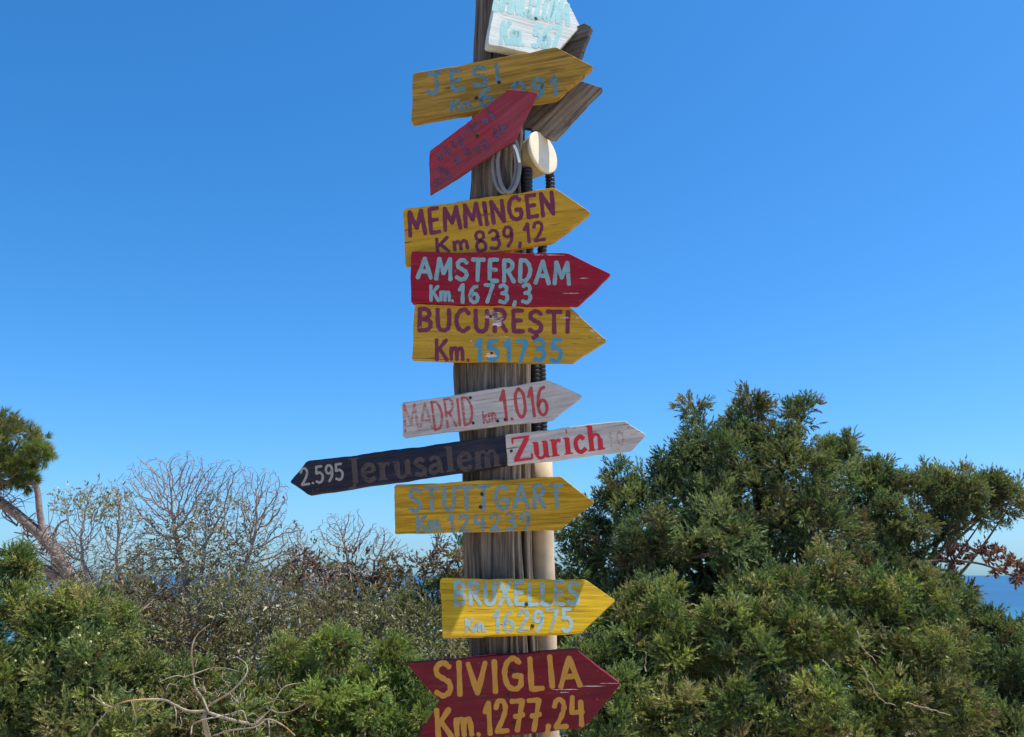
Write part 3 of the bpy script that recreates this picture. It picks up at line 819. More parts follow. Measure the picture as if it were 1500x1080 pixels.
# ------------------------------------------------------------------ foliage
def unit(a):
    return a / np.maximum(1e-9, np.linalg.norm(a, axis=-1, keepdims=True))
def perp(d):
    r = RNG.normal(size=d.shape)
    return unit(r - (r * d).sum(-1, keepdims=True) * d)
def leaves(name, pos, dirs, L, W, col, mat, parent):
    """pointed leaves, one face each; 'tint' carries each leaf's own colour"""
    n = len(pos)
    d = unit(dirs); s = perp(d)
    L = np.broadcast_to(L, (n,))[:, None]; W = np.broadcast_to(W, (n,))[:, None]
    v = np.stack([pos + s * W * .5, pos - s * W * .5, pos + d * L], 1).reshape(-1, 3)
    me = bpy.data.meshes.new(name)
    me.vertices.add(3 * n); me.loops.add(3 * n); me.polygons.add(n)
    me.vertices.foreach_set('co', v.astype(np.float32).ravel())
    me.loops.foreach_set('vertex_index', np.arange(3 * n, dtype=np.int32))
    me.polygons.foreach_set('loop_start', np.arange(0, 3 * n, 3, dtype=np.int32))
    at_ = me.attributes.new('tint', 'FLOAT_COLOR', 'POINT')
    c = np.ones((n, 4), dtype=np.float32); c[:, :3] = np.clip(col, 0, 1)
    at_.data.foreach_set('color', np.repeat(c, 3, axis=0).ravel())
    me.update()
    return link(name, me, mat, parent)
def lobes_world(lobes):
    C, R = [], []
    for x, y, Y, rx, ry in lobes:
        k = pxm(Y, y)
        C.append(at(x, y, Y)); R.append((rx * k, max(rx, ry) * k * 1.0, ry * k))
    return np.array([tuple(c) for c in C]), np.array(R)
def clump_points(lobes, density, inner=0.25, jitter=0.0):
    """points over the lobes' shells, none buried deep in a neighbouring lobe; returns points and outward axes"""
    C, R = lobes_world(lobes)
    P, A, S, I = [], [], [], []
    for c, r in zip(C, R):
        area = 4 * math.pi * ((r[0] * r[1]) ** 1.6 / 3 + (r[0] * r[2]) ** 1.6 / 3 + (r[1] * r[2]) ** 1.6 / 3) ** (1 / 1.6)
        n = max(12, int(area * density))
        d = unit(RNG.normal(size=(n, 3)))
        f = np.where(RNG.random(n) < inner, RNG.uniform(.25, .75, n), RNG.uniform(.78, 1.0, n))[:, None]
        P.append(c + d * r * f); A.append(unit(d / r)); S.append(np.full(n, np.clip(r.min() / .22, .45, 1.1))); I.append(np.full(n, RNG.random()))
    P, A, S, I = np.concatenate(P), np.concatenate(A), np.concatenate(S), np.concatenate(I)
    TONE.clear(); TONE.append(None)
    keep = np.ones(len(P), bool)
    for c, r in zip(C, R):
        keep &= (((P - c) / r) ** 2).sum(1) > 0.30
    keep |= RNG.random(len(P)) < 0.12
    keep &= P[:, 2] > 0.02
    TONE[0] = I[keep]
    return P[keep], A[keep], S[keep]
TONE = [None]                     # which tuft (0..1) each of the last clump points belongs to
def sprays(P, A, S, length, radius, n_sprig, n_leaf, sprig_len, leaf_L, leaf_W, palette, up=0.6, tintvar=.20, droop=0.0):
    """clumps -> sprigs -> leaves"""
    M = len(P)
    pal = np.array(palette)
    own = TONE[0] if TONE[0] is not None and len(TONE[0]) == M else RNG.random(M)
    pick = np.where(RNG.random(M) < .7, own, RNG.random(M))
    ccol = pal[np.minimum((pick * len(pal)).astype(int), len(pal) - 1)] * (.78 + .5 * ((own * 7.31) % 1))[:, None] * RNG.uniform(1 - tintvar, 1 + tintvar, (M, 1))
    ax = unit(A + np.array([0, 0, up]) + RNG.normal(size=(M, 3)) * .35)
    cl = length * S * RNG.uniform(.6, 1.35, M)
    idx = np.repeat(np.arange(M), n_sprig)
    t = RNG.random(len(idx)) ** .9
    pr = perp(ax[idx])
    rad = radius * S[idx] * (1.05 - .85 * t) * RNG.uniform(.5, 1.1, len(idx))
    sp = P[idx] + ax[idx] * (cl[idx] * t * .8)[:, None] + pr * (rad * .55)[:, None]
    sd = unit(ax[idx] * (0.55 + .6 * t)[:, None] + pr * (1.05 - .6 * t)[:, None] + RNG.normal(size=(len(idx), 3)) * .22 + np.array([0, 0, -droop]))
    sl = sprig_len * RNG.uniform(.6, 1.3, len(idx))
    j = np.repeat(np.arange(len(idx)), n_leaf)
    tt = RNG.random(len(j))
    lp = sp[j] + sd[j] * (sl[j] * tt)[:, None]
    ld = unit(sd[j] * .9 + perp(sd[j]) * (0.75 - .4 * tt)[:, None])
    col = ccol[idx][j] * RNG.uniform(.75, 1.25, (len(j), 1))
    # younger tips are a little paler
    col = col * (1 + .25 * (tt * t[j] > .55))[:, None]
    return lp, ld, leaf_L * RNG.uniform(.6, 1.3, len(j)), leaf_W * RNG.uniform(.7, 1.3, len(j)), col
def sublobes(lobes, big=16):
    """break each mass of the crown into separate rounded tufts"""
    out = []
    for x, y, Y, rx, ry in lobes:
        if min(rx, ry) < big:
            out.append((x, y, Y, rx, ry)); continue
        n = int(np.clip(rx * ry / 210, 5, 20) * (1 if y < 1095 else .4))   # fewer below, where the shrubs thin out to stems
        k = pxm(Y, y)
        for _ in range(n):
            d = unit(RNG.normal(size=3))
            q = RNG.uniform(.50, .92)
            a = max(9, min(rx, ry) * RNG.uniform(.26, .52))
            out.append((x + rx * q * d[0], y - ry * q * d[2], Y + rx * k * q * d[1], a * RNG.uniform(.85, 1.3), a * RNG.uniform(.75, 1.15)))
    return out
def filler(lobes, per_m3, L, W, palette):
    """older foliage inside the crown, behind the outer sprays"""
    C, R = lobes_world(lobes)
    out = []
    for c, r in zip(C, R):
        n = max(6, int(4.19 * r.prod() * per_m3))
        out.append(c + unit(RNG.normal(size=(n, 3))) * (RNG.random((n, 1)) ** (1 / 3)) * r * .74)
    p = np.concatenate(out); p = p[p[:, 2] > .02]
    n = len(p)
    pal = np.array(palette)
    return p, RNG.normal(size=(n, 3)), L * RNG.uniform(.6, 1.3, n), W * RNG.uniform(.6, 1.3, n), pal[RNG.integers(0, len(pal), n)] * RNG.uniform(.7, 1.1, (n, 1))
def cat2(a, b): return [np.concatenate([x, y]) for x, y in zip(a, b)]
M_LEAF = leaf_mat('evergreen_sprays')
M_LEAF2 = leaf_mat('small_grey_leaves', .45, .25, .5)
M_DRY = leaf_mat('withered_leaves', .7, .25, .2)
M_BARK = bark_mat('grey_brown_bark', (0.06, 0.048, 0.038), (0.17, 0.14, 0.11))
M_TWIG = bark_mat('pale_grey_twigs', (0.20, 0.17, 0.15), (0.40, 0.35, 0.31), (0.26, 0.24, 0.12))
M_PINEBARK = bark_mat('pine_bark', (0.11, 0.08, 0.065), (0.34, 0.27, 0.23))
M_DEAD = bark_mat('bleached_dead_wood', (0.20, 0.16, 0.115), (0.44, 0.37, 0.28), (0.38, 0.17, 0.02))

JUN = [(0.175, 0.220, 0.062), (0.225, 0.255, 0.070), (0.115, 0.165, 0.058), (0.245, 0.250, 0.085), (0.145, 0.195, 0.068), (0.26, 0.24, 0.10)]
JUN_BLUE = [(0.115, 0.165, 0.070), (0.155, 0.195, 0.078), (0.18, 0.205, 0.080), (0.085, 0.125, 0.060), (0.20, 0.19, 0.09)]
LENT = [(0.21, 0.20, 0.095), (0.26, 0.235, 0.13), (0.16, 0.16, 0.075), (0.22, 0.18, 0.11)]
BROWN = [(0.13, 0.085, 0.05), (0.17, 0.12, 0.07), (0.10, 0.075, 0.045)]
RED = [(0.16, 0.095, 0.085), (0.19, 0.125, 0.095), (0.13, 0.08, 0.08), (0.19, 0.145, 0.09)]

def limb_set(base, trunk_top, C, P, r0, tb, nsub=40):
    """trunk, a limb to each lobe and twigs to some of the clumps"""
    trunk = catmull([base, base.lerp(trunk_top, .5) + Vector((.08, .05, 0)), trunk_top], 6)
    tb.path(trunk, [r0 * (1 - .5 * i / (len(trunk) - 1)) for i in range(len(trunk))], 9)
    limbs = []
    for c in C:
        c = Vector(tuple(c))
        k = random.uniform(.25, .95)
        s_ = trunk[int(k * (len(trunk) - 1))]
        mid = s_.lerp(c, .5) + Vector((random.uniform(-.1, .1), random.uniform(-.1, .1), -.06 + random.uniform(-.08, .1)))
        p = catmull([s_, mid, c], 6)
        ra = r0 * .42
        tb.path(p, [ra * (1 - .75 * i / (len(p) - 1)) for i in range(len(p))], 6)
        limbs += p[3:]
    LA = np.array([tuple(p) for p in limbs])
    for i in RNG.choice(len(P), min(nsub, len(P)), replace=False):
        q = P[i]
        s_ = Vector(tuple(LA[np.argmin(((LA - q) ** 2).sum(1))])); q = Vector(tuple(q))
        mid = s_.lerp(q, .55) + Vector((0, 0, random.uniform(-.03, .05)))
        p = catmull([s_, mid, q], 4)
        tb.path(p, [.010 * (1 - .7 * k / (len(p) - 1)) for k in range(len(p))], 4)

def conifer(name, label, cat, lobes, base_px, top_px, r0, density, palette, group=None, length=.24, radius=.115, n_sprig=12, n_leaf=17, sprig=.075, lL=.029, lW=.0082, inner=.10, extra=None, up=.6, brown=0.06, fill=5000):
    base = at(*base_px); base.z = ground_z(base.x, base.y) - .05
    root = empty(name, base)
    P, A, S = clump_points(sublobes(lobes), density, inner)
    C, _ = lobes_world(lobes)
    tb = Tubes()
    limb_set(base, at(*top_px), C, P, r0, tb, 90)
    tb.build('trunk', M_BARK, root)
    args = sprays(P, A, S, length, radius, n_sprig, n_leaf, sprig, lL, lW, palette, up)
    leaves('crown', *cat2(args, filler(lobes, fill, .055, .020, palette)), M_LEAF, root)
    if brown:
        k = RNG.random(len(P)) < brown
        if k.sum():
            a2 = sprays(P[k], A[k], S[k], length * 1.05, radius * 1.1, n_sprig, n_leaf, sprig, lL, lW, BROWN, up)
            leaves('withered_sprays', *a2, M_DRY, root)
    tag(root, label, cat, group)
    return root, P

# right: the tall juniper, the spreading one beyond it, and the shrubs in front
GJ = 'junipers to the right of the post'
conifer('juniper_tree', 'tall dark green juniper with two thin spires, right of the post', 'tree',
    [(1018, 600, 7.3, 9, 18), (1024, 628, 7.3, 14, 20), (1014, 662, 7.3, 24, 24), (1100, 588, 7.4, 10, 11), (1112, 606, 7.4, 8, 8), (1082, 612, 7.4, 14, 10), (1080, 640, 7.4, 22, 16), (1150, 650, 7.3, 38, 40), (1160, 618, 7.3, 18, 14), (1178, 604, 7.3, 8, 8), (1210, 680, 7.4, 26, 16), (1232, 662, 7.4, 12, 6), (1243, 653, 7.4, 7, 4),
     (1060, 690, 7.2, 72, 52), (985, 670, 7.3, 16, 6), (970, 720, 7.2, 45, 30), (912, 700, 7.3, 12, 12), (920, 735, 7.3, 26, 16), (884, 742, 7.3, 16, 7), (862, 795, 7.2, 38, 42), (940, 800, 7.0, 75, 52), (1060, 790, 7.0, 95, 75),
     (1170, 750, 7.1, 75, 75), (850, 860, 7.2, 40, 40), (1120, 860, 7.0, 100, 60), (960, 880, 7.0, 80, 50), (1030, 960, 7.1, 90, 60)],
    (1060, 1100, 7.3), (1070, 720, 7.3), .10, 46, JUN_BLUE, GJ)
r, P = conifer('juniper_tree', 'wide spreading juniper in front of the sea with a withered red branch', 'tree',
    [(1290, 722, 8.3, 50, 32), (1275, 690, 8.3, 20, 16), (1345, 712, 8.4, 38, 26), (1400, 712, 8.4, 32, 20), (1432, 722, 8.4, 26, 20), (1466, 728, 8.5, 24, 22), (1486, 712, 8.5, 10, 10), (1446, 752, 8.5, 26, 12), (1478, 745, 8.5, 14, 12), (1405, 745, 8.4, 30, 18), (1300, 775, 8.3, 58, 45), (1375, 762, 8.4, 34, 26), (1250, 770, 8.2, 45, 50), (1330, 815, 8.3, 60, 30),
     (1270, 850, 8.2, 80, 50), (1380, 870, 8.3, 48, 25), (1290, 950, 8.2, 120, 60)],
    (1300, 1080, 8.4), (1310, 800, 8.4), .055, 62, JUN_BLUE, GJ)
wb = Tubes()
wb.path(catmull([at(1320, 826, 8.0), at(1380, 822, 7.9), (at(1425, 824, 7.9)), at(1455, 832, 7.9), at(1490, 846, 7.9), at(1540, 852, 7.9)], 5), [.017 - .0005 * i for i in range(26)], 6)
wb.path(catmull([at(1395, 823, 7.9), at(1390, 805, 7.9), at(1386, 785, 7.9)], 5), .008, 5)
w = wb.build('withered_branch', M_BARK, r)
Pw, Aw, Sw = clump_points([(1402, 818, 7.9, 14, 10), (1440, 808, 7.9, 16, 11), (1462, 822, 7.9, 16, 12), (1490, 836, 7.9, 18, 10), (1525, 842, 7.9, 20, 10)], 110)
lf = leaves('withered_leaves', *sprays(Pw, Aw, Sw, .12, .07, 6, 10, .06, .034, .018, [(0.17, 0.075, 0.075), (0.20, 0.10, 0.085), (.13, .065, .065)]), M_DRY, w)
GS = 'low juniper shrubs right of the post'
shrubs = [
    ('bushy green juniper shrub behind the SIVIGLIA and BRUXELLES arrow tips', [(895, 915, 5.9, 40, 32), (960, 890, 6.0, 42, 40), (930, 960, 5.9, 50, 45), (870, 985, 5.9, 40, 40), (1000, 950, 5.9, 50, 50), (900, 1050, 5.7, 75, 48), (1000, 1050, 5.7, 70, 48), (930, 1130, 5.7, 110, 60)], (940, 1200, 5.9), (940, 980, 5.9), JUN),
    ('olive green juniper shrub under the tall juniper, dead twigs among its sprays', [(1075, 895, 5.9, 50, 42), (1140, 870, 6.1, 46, 40), (1110, 960, 5.8, 60, 48), (1190, 940, 5.8, 50, 48), (1100, 1050, 5.6, 70, 50), (1200, 1050, 5.6, 60, 55), (1130, 1140, 5.6, 110, 60)], (1130, 1200, 5.8), (1130, 980, 5.8), JUN),
    ('pale olive juniper shrub below the spreading juniper', [(1210, 850, 6.3, 42, 36), (1280, 872, 6.3, 55, 38), (1350, 885, 6.4, 48, 32), (1270, 945, 6.1, 62, 48), (1350, 955, 6.1, 60, 45), (1290, 1035, 5.8, 70, 52), (1370, 1045, 5.8, 60, 55), (1310, 1140, 5.8, 110, 60)], (1310, 1200, 6.0), (1300, 980, 6.0), JUN + [(0.15, 0.15, 0.06)]),
    ('dark juniper shrub at the edge of the sea view', [(1405, 905, 6.6, 34, 26), (1450, 925, 6.6, 30, 22), (1490, 945, 6.6, 34, 30), (1440, 985, 6.4, 50, 45), (1510, 1000, 6.4, 45, 50), (1450, 1070, 6.2, 60, 50), (1540, 1080, 6.2, 60, 60), (1480, 1160, 6.2, 100, 60)], (1470, 1200, 6.4), (1470, 1000, 6.4), JUN_BLUE),
]
for lab, lob, bp, tp, pal in shrubs:
    conifer('juniper_shrub', lab, 'shrub', lob, bp, tp, .05, 70, pal, GS, length=.19, radius=.085, n_sprig=11, n_leaf=17, sprig=.065, lL=.025, lW=.0074)

# left: the shrubs
GL = 'evergreen shrubs left of the post'
r, P = conifer('juniper_shrub', 'deep green juniper shrub with pale berries, below the leaning pine', 'shrub',
    [(28, 838, 6.2, 22, 26), (40, 890, 6.1, 50, 38), (105, 915, 6.0, 55, 42), (165, 925, 6.1, 38, 36), (40, 965, 5.9, 62, 50), (130, 985, 5.8, 62, 48), (-45, 900, 6.0, 50, 45), (-50, 1000, 5.9, 60, 60), (-60, 1090, 5.9, 70, 60), (30, 1050, 5.8, 70, 55), (130, 1070, 5.7, 80, 50), (80, 1150, 5.8, 140, 60)],
    (80, 1200, 6.0), (80, 960, 6.0), .05, 70, JUN, GL, length=.19, radius=.085, sprig=.07, n_sprig=11, n_leaf=17, lL=.025, lW=.0074, brown=.03)
mberry = plain('waxy_pale_berries', (0.46, 0.44, 0.24), .4, .2, 60)
V0 = bmesh.new(); bmesh.ops.create_icosphere(V0, subdivisions=1, radius=.0095); bme = bpy.data.meshes.new('berry'); V0.to_mesh(bme); V0.free()
front = [p for p in P if p[1] < 5.85 and p[2] > .75]
for i in range(26):
    p = random.choice(front)
    o = bpy.data.objects.new('berry', bme); COL.objects.link(o); o.parent = r
    if not bme.materials: bme.materials.append(mberry)
    o.location = Vector((p[0] + random.uniform(-.03, .03), p[1] - .10 + random.uniform(-.02, .02), p[2] + .08)) - r.location
conifer('juniper_shrub', 'bright green juniper shrub left of the SIVIGLIA sign', 'shrub',
    [(440, 975, 6.3, 36, 34), (495, 950, 6.3, 40, 30), (555, 965, 6.3, 42, 28), (600, 1005, 6.2, 38, 34), (470, 1030, 6.1, 55, 40), (545, 1030, 6.1, 55, 40), (620, 1060, 6.1, 48, 40), (500, 1110, 6.0, 90, 50), (600, 1130, 6.0, 80, 50)],
    (530, 1200, 6.2), (530, 1020, 6.2), .05, 70, [(0.19, 0.25, 0.06), (0.24, 0.275, 0.065), (0.14, 0.20, 0.06), (.22, .245, .075)], GL, length=.19, radius=.085, sprig=.07, n_sprig=11, n_leaf=17, lL=.025, lW=.0074, brown=.03)
conifer('juniper_shrub', 'low green juniper shrub under the bleached dead branch', 'shrub',
    [(215, 985, 6.1, 40, 34), (270, 1010, 6.1, 40, 36), (340, 1020, 6.1, 46, 36), (230, 1060, 5.9, 60, 40), (330, 1075, 5.9, 70, 40), (400, 1050, 6.0, 40, 36), (300, 1140, 5.9, 120, 50)],
    (290, 1200, 6.1), (290, 1040, 6.1), .05, 65, JUN, GL, length=.19, radius=.085, sprig=.07, n_sprig=11, n_leaf=17, lL=.025, lW=.0074, brown=.12)

def leafy(name, label, cat, lobes, base_px, top_px, density, palette, group, lL=.030, lW=.013, n_sprig=7, n_leaf=9, length=.2, radius=.12, mat=M_LEAF2, bark=M_TWIG, inner=.4, up=.4, fill=2600):
    base = at(*base_px); base.z = ground_z(base.x, base.y) - .05
    root = empty(name, base)
    P, A, S = clump_points(lobes, density, inner)
    C, _ = lobes_world(lobes)
    tb = Tubes(); limb_set(base, at(*top_px), C, P, .035, tb, 150)
    tb.build('branches', bark, root)
    leaves('foliage', *cat2(sprays(P, A, S, length, radius, n_sprig, n_leaf, .09, lL, lW, palette, up), filler(lobes, fill, .05, .025, palette)), mat, root)
    tag(root, label, cat, group)
    return root
GM = 'grey-leaved scrub left of the post'
leafy('mastic_shrub', 'grey-green small-leaved shrub around the stems of the bare tree', 'shrub',
    [(330, 900, 7.0, 50, 40), (395, 890, 7.0, 48, 44), (440, 920, 7.0, 30, 34), (290, 940, 6.9, 50, 36), (370, 960, 6.8, 60, 44), (300, 1010, 6.8, 60, 50), (400, 1020, 6.8, 60, 50)], (360, 1120, 7.0), (360, 960, 7.0), 60, LENT, GM)
leafy('mastic_shrub', 'grey-green thin shrub between the bright green shrub and the timber post', 'shrub',
    [(560, 905, 7.1, 40, 34), (610, 930, 7.0, 40, 34), (660, 940, 7.0, 36, 36), (640, 985, 6.9, 45, 40), (580, 960, 7.0, 45, 40), (690, 990, 7.0, 50, 50), (640, 1060, 6.9, 90, 60), (500, 900, 7.1, 36, 36), (730, 960, 7.2, 50, 50)], (620, 1120, 7.1), (620, 980, 7.1), 60, LENT + [(.12, .14, .05)], GM)
leafy('mastic_shrub', 'dark grey-green scrub on the slope beyond the bare trees', 'shrub',
    [(60, 876, 10.5, 60, 28), (160, 880, 10.5, 60, 26), (270, 878, 10.5, 60, 28), (380, 880, 10.5, 60, 26), (480, 876, 10.5, 60, 30), (590, 880, 10.5, 60, 28), (200, 950, 10.2, 160, 50), (480, 950, 10.2, 160, 50)], (330, 1020, 10.5), (330, 950, 10.5), 40, LENT, GM, fill=2000, lL=.045, lW=.02)
leafy('mastic_shrub', 'dark scrub on the slope behind the right-hand junipers', 'shrub',
    [(820, 905, 10.5, 60, 30), (930, 900, 10.5, 70, 36), (1050, 900, 10.5, 70, 36), (1170, 905, 10.5, 70, 34), (1290, 910, 10.5, 70, 30), (1390, 925, 10.5, 50, 26), (900, 965, 10.2, 130, 45), (1120, 965, 10.2, 140, 45), (1350, 970, 10.2, 120, 40), (1500, 985, 10.0, 80, 36)], (1100, 1020, 10.5), (1100, 950, 10.5), 40, JUN_BLUE, None, fill=2200, lL=.045, lW=.02)
leafy('dry_brush', 'brown tangle of dry brush behind the bleached dead branch', 'shrub',
    [(200, 900, 7.0, 40, 30), (250, 935, 6.9, 50, 34), (180, 950, 6.9, 40, 34), (300, 960, 6.8, 40, 34), (230, 1000, 6.8, 60, 40), (120, 900, 7.2, 40, 30)], (230, 1120, 7.0), (230, 980, 7.0), 70, BROWN + LENT[:2], GM, mat=M_DRY)
leafy('red_leaved_shrub', 'reddish brown creeper-covered shrub below the JERUSALEM arrow', 'shrub',
    [(425, 828, 7.6, 30, 14), (470, 838, 7.6, 30, 18), (520, 830, 7.6, 24, 20), (545, 855, 7.6, 30, 22), (590, 838, 7.6, 32, 16), (632, 815, 7.6, 16, 18), (655, 835, 7.6, 26, 18), (520, 880, 7.5, 26, 24), (470, 875, 7.5, 18, 14), (690, 840, 7.6, 30, 20)], (540, 1080, 7.6), (540, 900, 7.6), 85, RED, None, lL=.030, lW=.016, n_sprig=5, n_leaf=8, length=.12, radius=.08, mat=M_DRY, bark=M_BARK)
conifer('juniper_shrub', 'dark juniper top showing just left of the timber post', 'shrub',
    [(664, 806, 8.4, 20, 8), (690, 815, 8.4, 26, 14), (660, 880, 8.4, 30, 30), (600, 905, 8.5, 40, 20), (720, 870, 8.4, 50, 50), (690, 940, 8.4, 60, 50), (760, 900, 8.4, 60, 60), (820, 900, 8.4, 40, 60)], (690, 1080, 8.4), (690, 900, 8.4), .05, 38, JUN_BLUE, GL, brown=.1)

# ------------------------------------------------------------------ bare trees grown into their envelopes
def grow(starts, attract, step=.040, infl=.7, kill=.05, iters=110, cap=7000, bias=(0, 0, .20)):
    nodes = [np.array(p) for p in starts]
    par = [-1] + list(range(len(starts) - 1))
    att = attract.copy()
    best = np.full(len(att), 1e9); near = np.zeros(len(att), int)
    fresh = list(range(len(nodes)))
    for it in range(iters):
        if len(att) == 0 or len(nodes) > cap: break
        for a in range(0, len(fresh), 256):
            ids = np.array(fresh[a:a + 256]); Q = np.array([nodes[k] for k in ids])
            d2 = (att ** 2).sum(1)[:, None] + (Q ** 2).sum(1)[None] - 2 * att @ Q.T
            m = d2.argmin(1); dm = d2[np.arange(len(att)), m]
            up = dm < best
            best[up] = dm[up]; near[up] = ids[m[up]]
        live = best > kill * kill
        att, best, near = att[live], best[live], near[live]
        ok = best < (infl if it > 3 else 9) ** 2
        fresh = []
        if ok.any():
            o = np.argsort(near[ok], kind='stable'); nk = near[ok][o]; av = att[ok][o]
            ks, st = np.unique(nk, return_index=True)
            dirs = unit(av - np.array([nodes[k] for k in nk]))
            sums = np.add.reduceat(dirs, st, axis=0)
            for k, v in zip(ks, sums):
                v = v / max(1e-6, np.linalg.norm(v)) + np.array(bias) + RNG.normal(size=3) * .17
                nodes.append(nodes[k] + v / np.linalg.norm(v) * step); par.append(int(k)); fresh.append(len(nodes) - 1)
        if not fresh: infl *= 1.4
    return np.array(nodes), par
def branch_mesh(nodes, par, r_tip, power, tb, rmax=.08):
    n = len(nodes)
    kids = [[] for _ in range(n)]
    for i, p in enumerate(par):
        if p >= 0: kids[p].append(i)
    rad = np.zeros(n)
    for i in range(n - 1, -1, -1):
        rad[i] = r_tip if not kids[i] else min(rmax, sum(rad[k] ** power for k in kids[i]) ** (1 / power))
    todo = [(0, -1)]
    while todo:
        i, p = todo.pop()
        chain = [i] if p < 0 else [p, i]
        while kids[chain[-1]]:
            ks = sorted(kids[chain[-1]], key=lambda k: -rad[k])
            for k in ks[1:]: todo.append((k, chain[-1]))
            chain.append(ks[0])
        rr = [float(rad[c]) for c in chain]
        if p >= 0 and len(rr) > 1: rr[0] = rr[1]
        if len(chain) > 1:
            tb.path([Vector(tuple(nodes[c])) for c in chain], rr, 5 if max(rr) < .02 else 8, cap=False)
    tips = [i for i in range(n) if not kids[i]]
    return tips
def bare_tree(name, label, stems, lobes, n_att, leafp, palette, group, r_tip=.0021, bark=M_TWIG, lL=.030, lW=.014, power=2.7, kill=.040, leaf_zone=None):
    base = at(*stems[0][0]); base.z = ground_z(base.x, base.y) - .05
    root = empty(name, base)
    C, R = lobes_world(lobes)
    vol = (R.prod(1)); cnt = np.maximum(8, (n_att * vol / vol.sum())).astype(int)
    allp, alld = [], []
    tb = Tubes()
    att = np.concatenate([c + unit(RNG.normal(size=(k, 3))) * (RNG.random((k, 1)) ** .4) * r for c, r, k in zip(C, R, cnt)])
    starts_all = [[np.array(tuple(p)) for p in catmull([base] + [at(*s) for s in st[1:]], 5)] for st in stems]
    ends = np.array([s[-1] for s in starts_all])
    own = ((att[:, None] - ends[None]) ** 2).sum(-1).argmin(1)
    for k, st in enumerate(starts_all):
        a = att[own == k]
        if len(a) < 3: continue
        nd, pr = grow(st, a, kill=kill)
        tips = branch_mesh(nd, pr, r_tip, power, tb)
        for i in range(len(nd)):
            if i > len(st) + 3: allp.append(nd[i]); alld.append(unit(nd[i] - nd[pr[i]]))
    tb.build('trunk', bark, root)
    allp, alld = np.array(allp), np.array(alld)
    if leaf_zone is not None:
        zc, zr = lobes_world(leaf_zone)
        inz = np.zeros(len(allp), bool)
        for c, r in zip(zc, zr): inz |= (((allp - c) / r) ** 2).sum(1) < 1
        allp, alld = allp[inz], alld[inz]
    k = RNG.random(len(allp)) < leafp
    if k.sum() > 3:
        leaves('crown', *sprays(allp[k], alld[k], np.ones(k.sum()), .05, .04, 3, 4, .05, lL, lW, palette, .2), M_LEAF2, root)
    tag(root, label, 'tree', group)
GB = 'leafless trees left of the post'
bare_tree('bare_tree', 'nearly leafless grey tree with many fine upright twigs, tallest of the bare trees',
    [[(300, 1090, 7.9), (290, 960, 7.9), (292, 880, 7.9), (300, 800, 7.9)], [(300, 1090, 7.9), (280, 960, 7.9), (272, 850, 7.9), (255, 775, 7.9)], [(300, 1090, 7.9), (310, 960, 7.9), (345, 880, 7.9), (365, 810, 7.9)]],
    [(215, 720, 7.9, 40, 55), (270, 715, 7.9, 45, 55), (330, 715, 7.9, 50, 45), (385, 740, 7.9, 40, 55), (300, 780, 7.9, 70, 50), (230, 800, 7.9, 45, 50), (375, 820, 7.9, 55, 45), (310, 850, 7.9, 80, 40), (430, 800, 7.9, 25, 40), (250, 890, 7.8, 60, 30), (380, 890, 7.8, 60, 30)],
    11000, .20, [(0.24, 0.23, 0.15), (0.30, 0.28, 0.19), (0.16, 0.14, 0.10)], GB, leaf_zone=[(320, 800, 7.9, 60, 75), (240, 810, 7.9, 40, 60), (330, 890, 7.9, 90, 60)])
bare_tree('bare_tree', 'thin bare tree with tufts of pale leaves beside the leaning pine',
    [[(195, 1090, 8.2), (190, 960, 8.2), (185, 890, 8.2), (170, 820, 8.2)], [(195, 1090, 8.2), (180, 960, 8.2), (150, 890, 8.2), (120, 820, 8.2)]],
    [(110, 740, 8.2, 40, 26), (150, 735, 8.2, 40, 32), (180, 760, 8.2, 30, 36), (130, 800, 8.2, 55, 45), (190, 830, 8.2, 50, 50), (90, 800, 8.2, 30, 40), (150, 860, 8.2, 70, 30)],
    6000, .24, [(0.27, 0.27, 0.13), (0.22, 0.24, 0.12), (0.30, 0.27, 0.17)], GB, leaf_zone=[(130, 735, 8.2, 60, 28), (175, 755, 8.2, 30, 30), (200, 850, 8.2, 50, 40)])
bare_tree('bare_tree', 'small bare tree with twisted twigs rising out of the red-leaved shrub',
    [[(520, 1090, 7.7), (520, 950, 7.7), (515, 880, 7.7), (508, 810, 7.7)], [(520, 1090, 7.7), (530, 950, 7.7), (545, 880, 7.7), (548, 830, 7.7)]],
    [(490, 785, 7.7, 30, 34), (515, 780, 7.7, 24, 34), (555, 800, 7.7, 30, 34), (585, 805, 7.7, 22, 16), (520, 840, 7.7, 60, 20)],
    3600, .0, LENT, GB, kill=.042, r_tip=.0022)
bare_tree('bare_tree', 'slender bare sapling standing behind the grey-green scrub',
    [[(440, 1090, 8.0), (437, 960, 8.0), (432, 900, 8.0), (440, 850, 8.0)]],
    [(430, 800, 8.0, 24, 40), (460, 830, 8.0, 30, 36), (425, 860, 8.0, 24, 30), (480, 870, 8.0, 30, 30)], 2400, .03, LENT, GB, kill=.05)

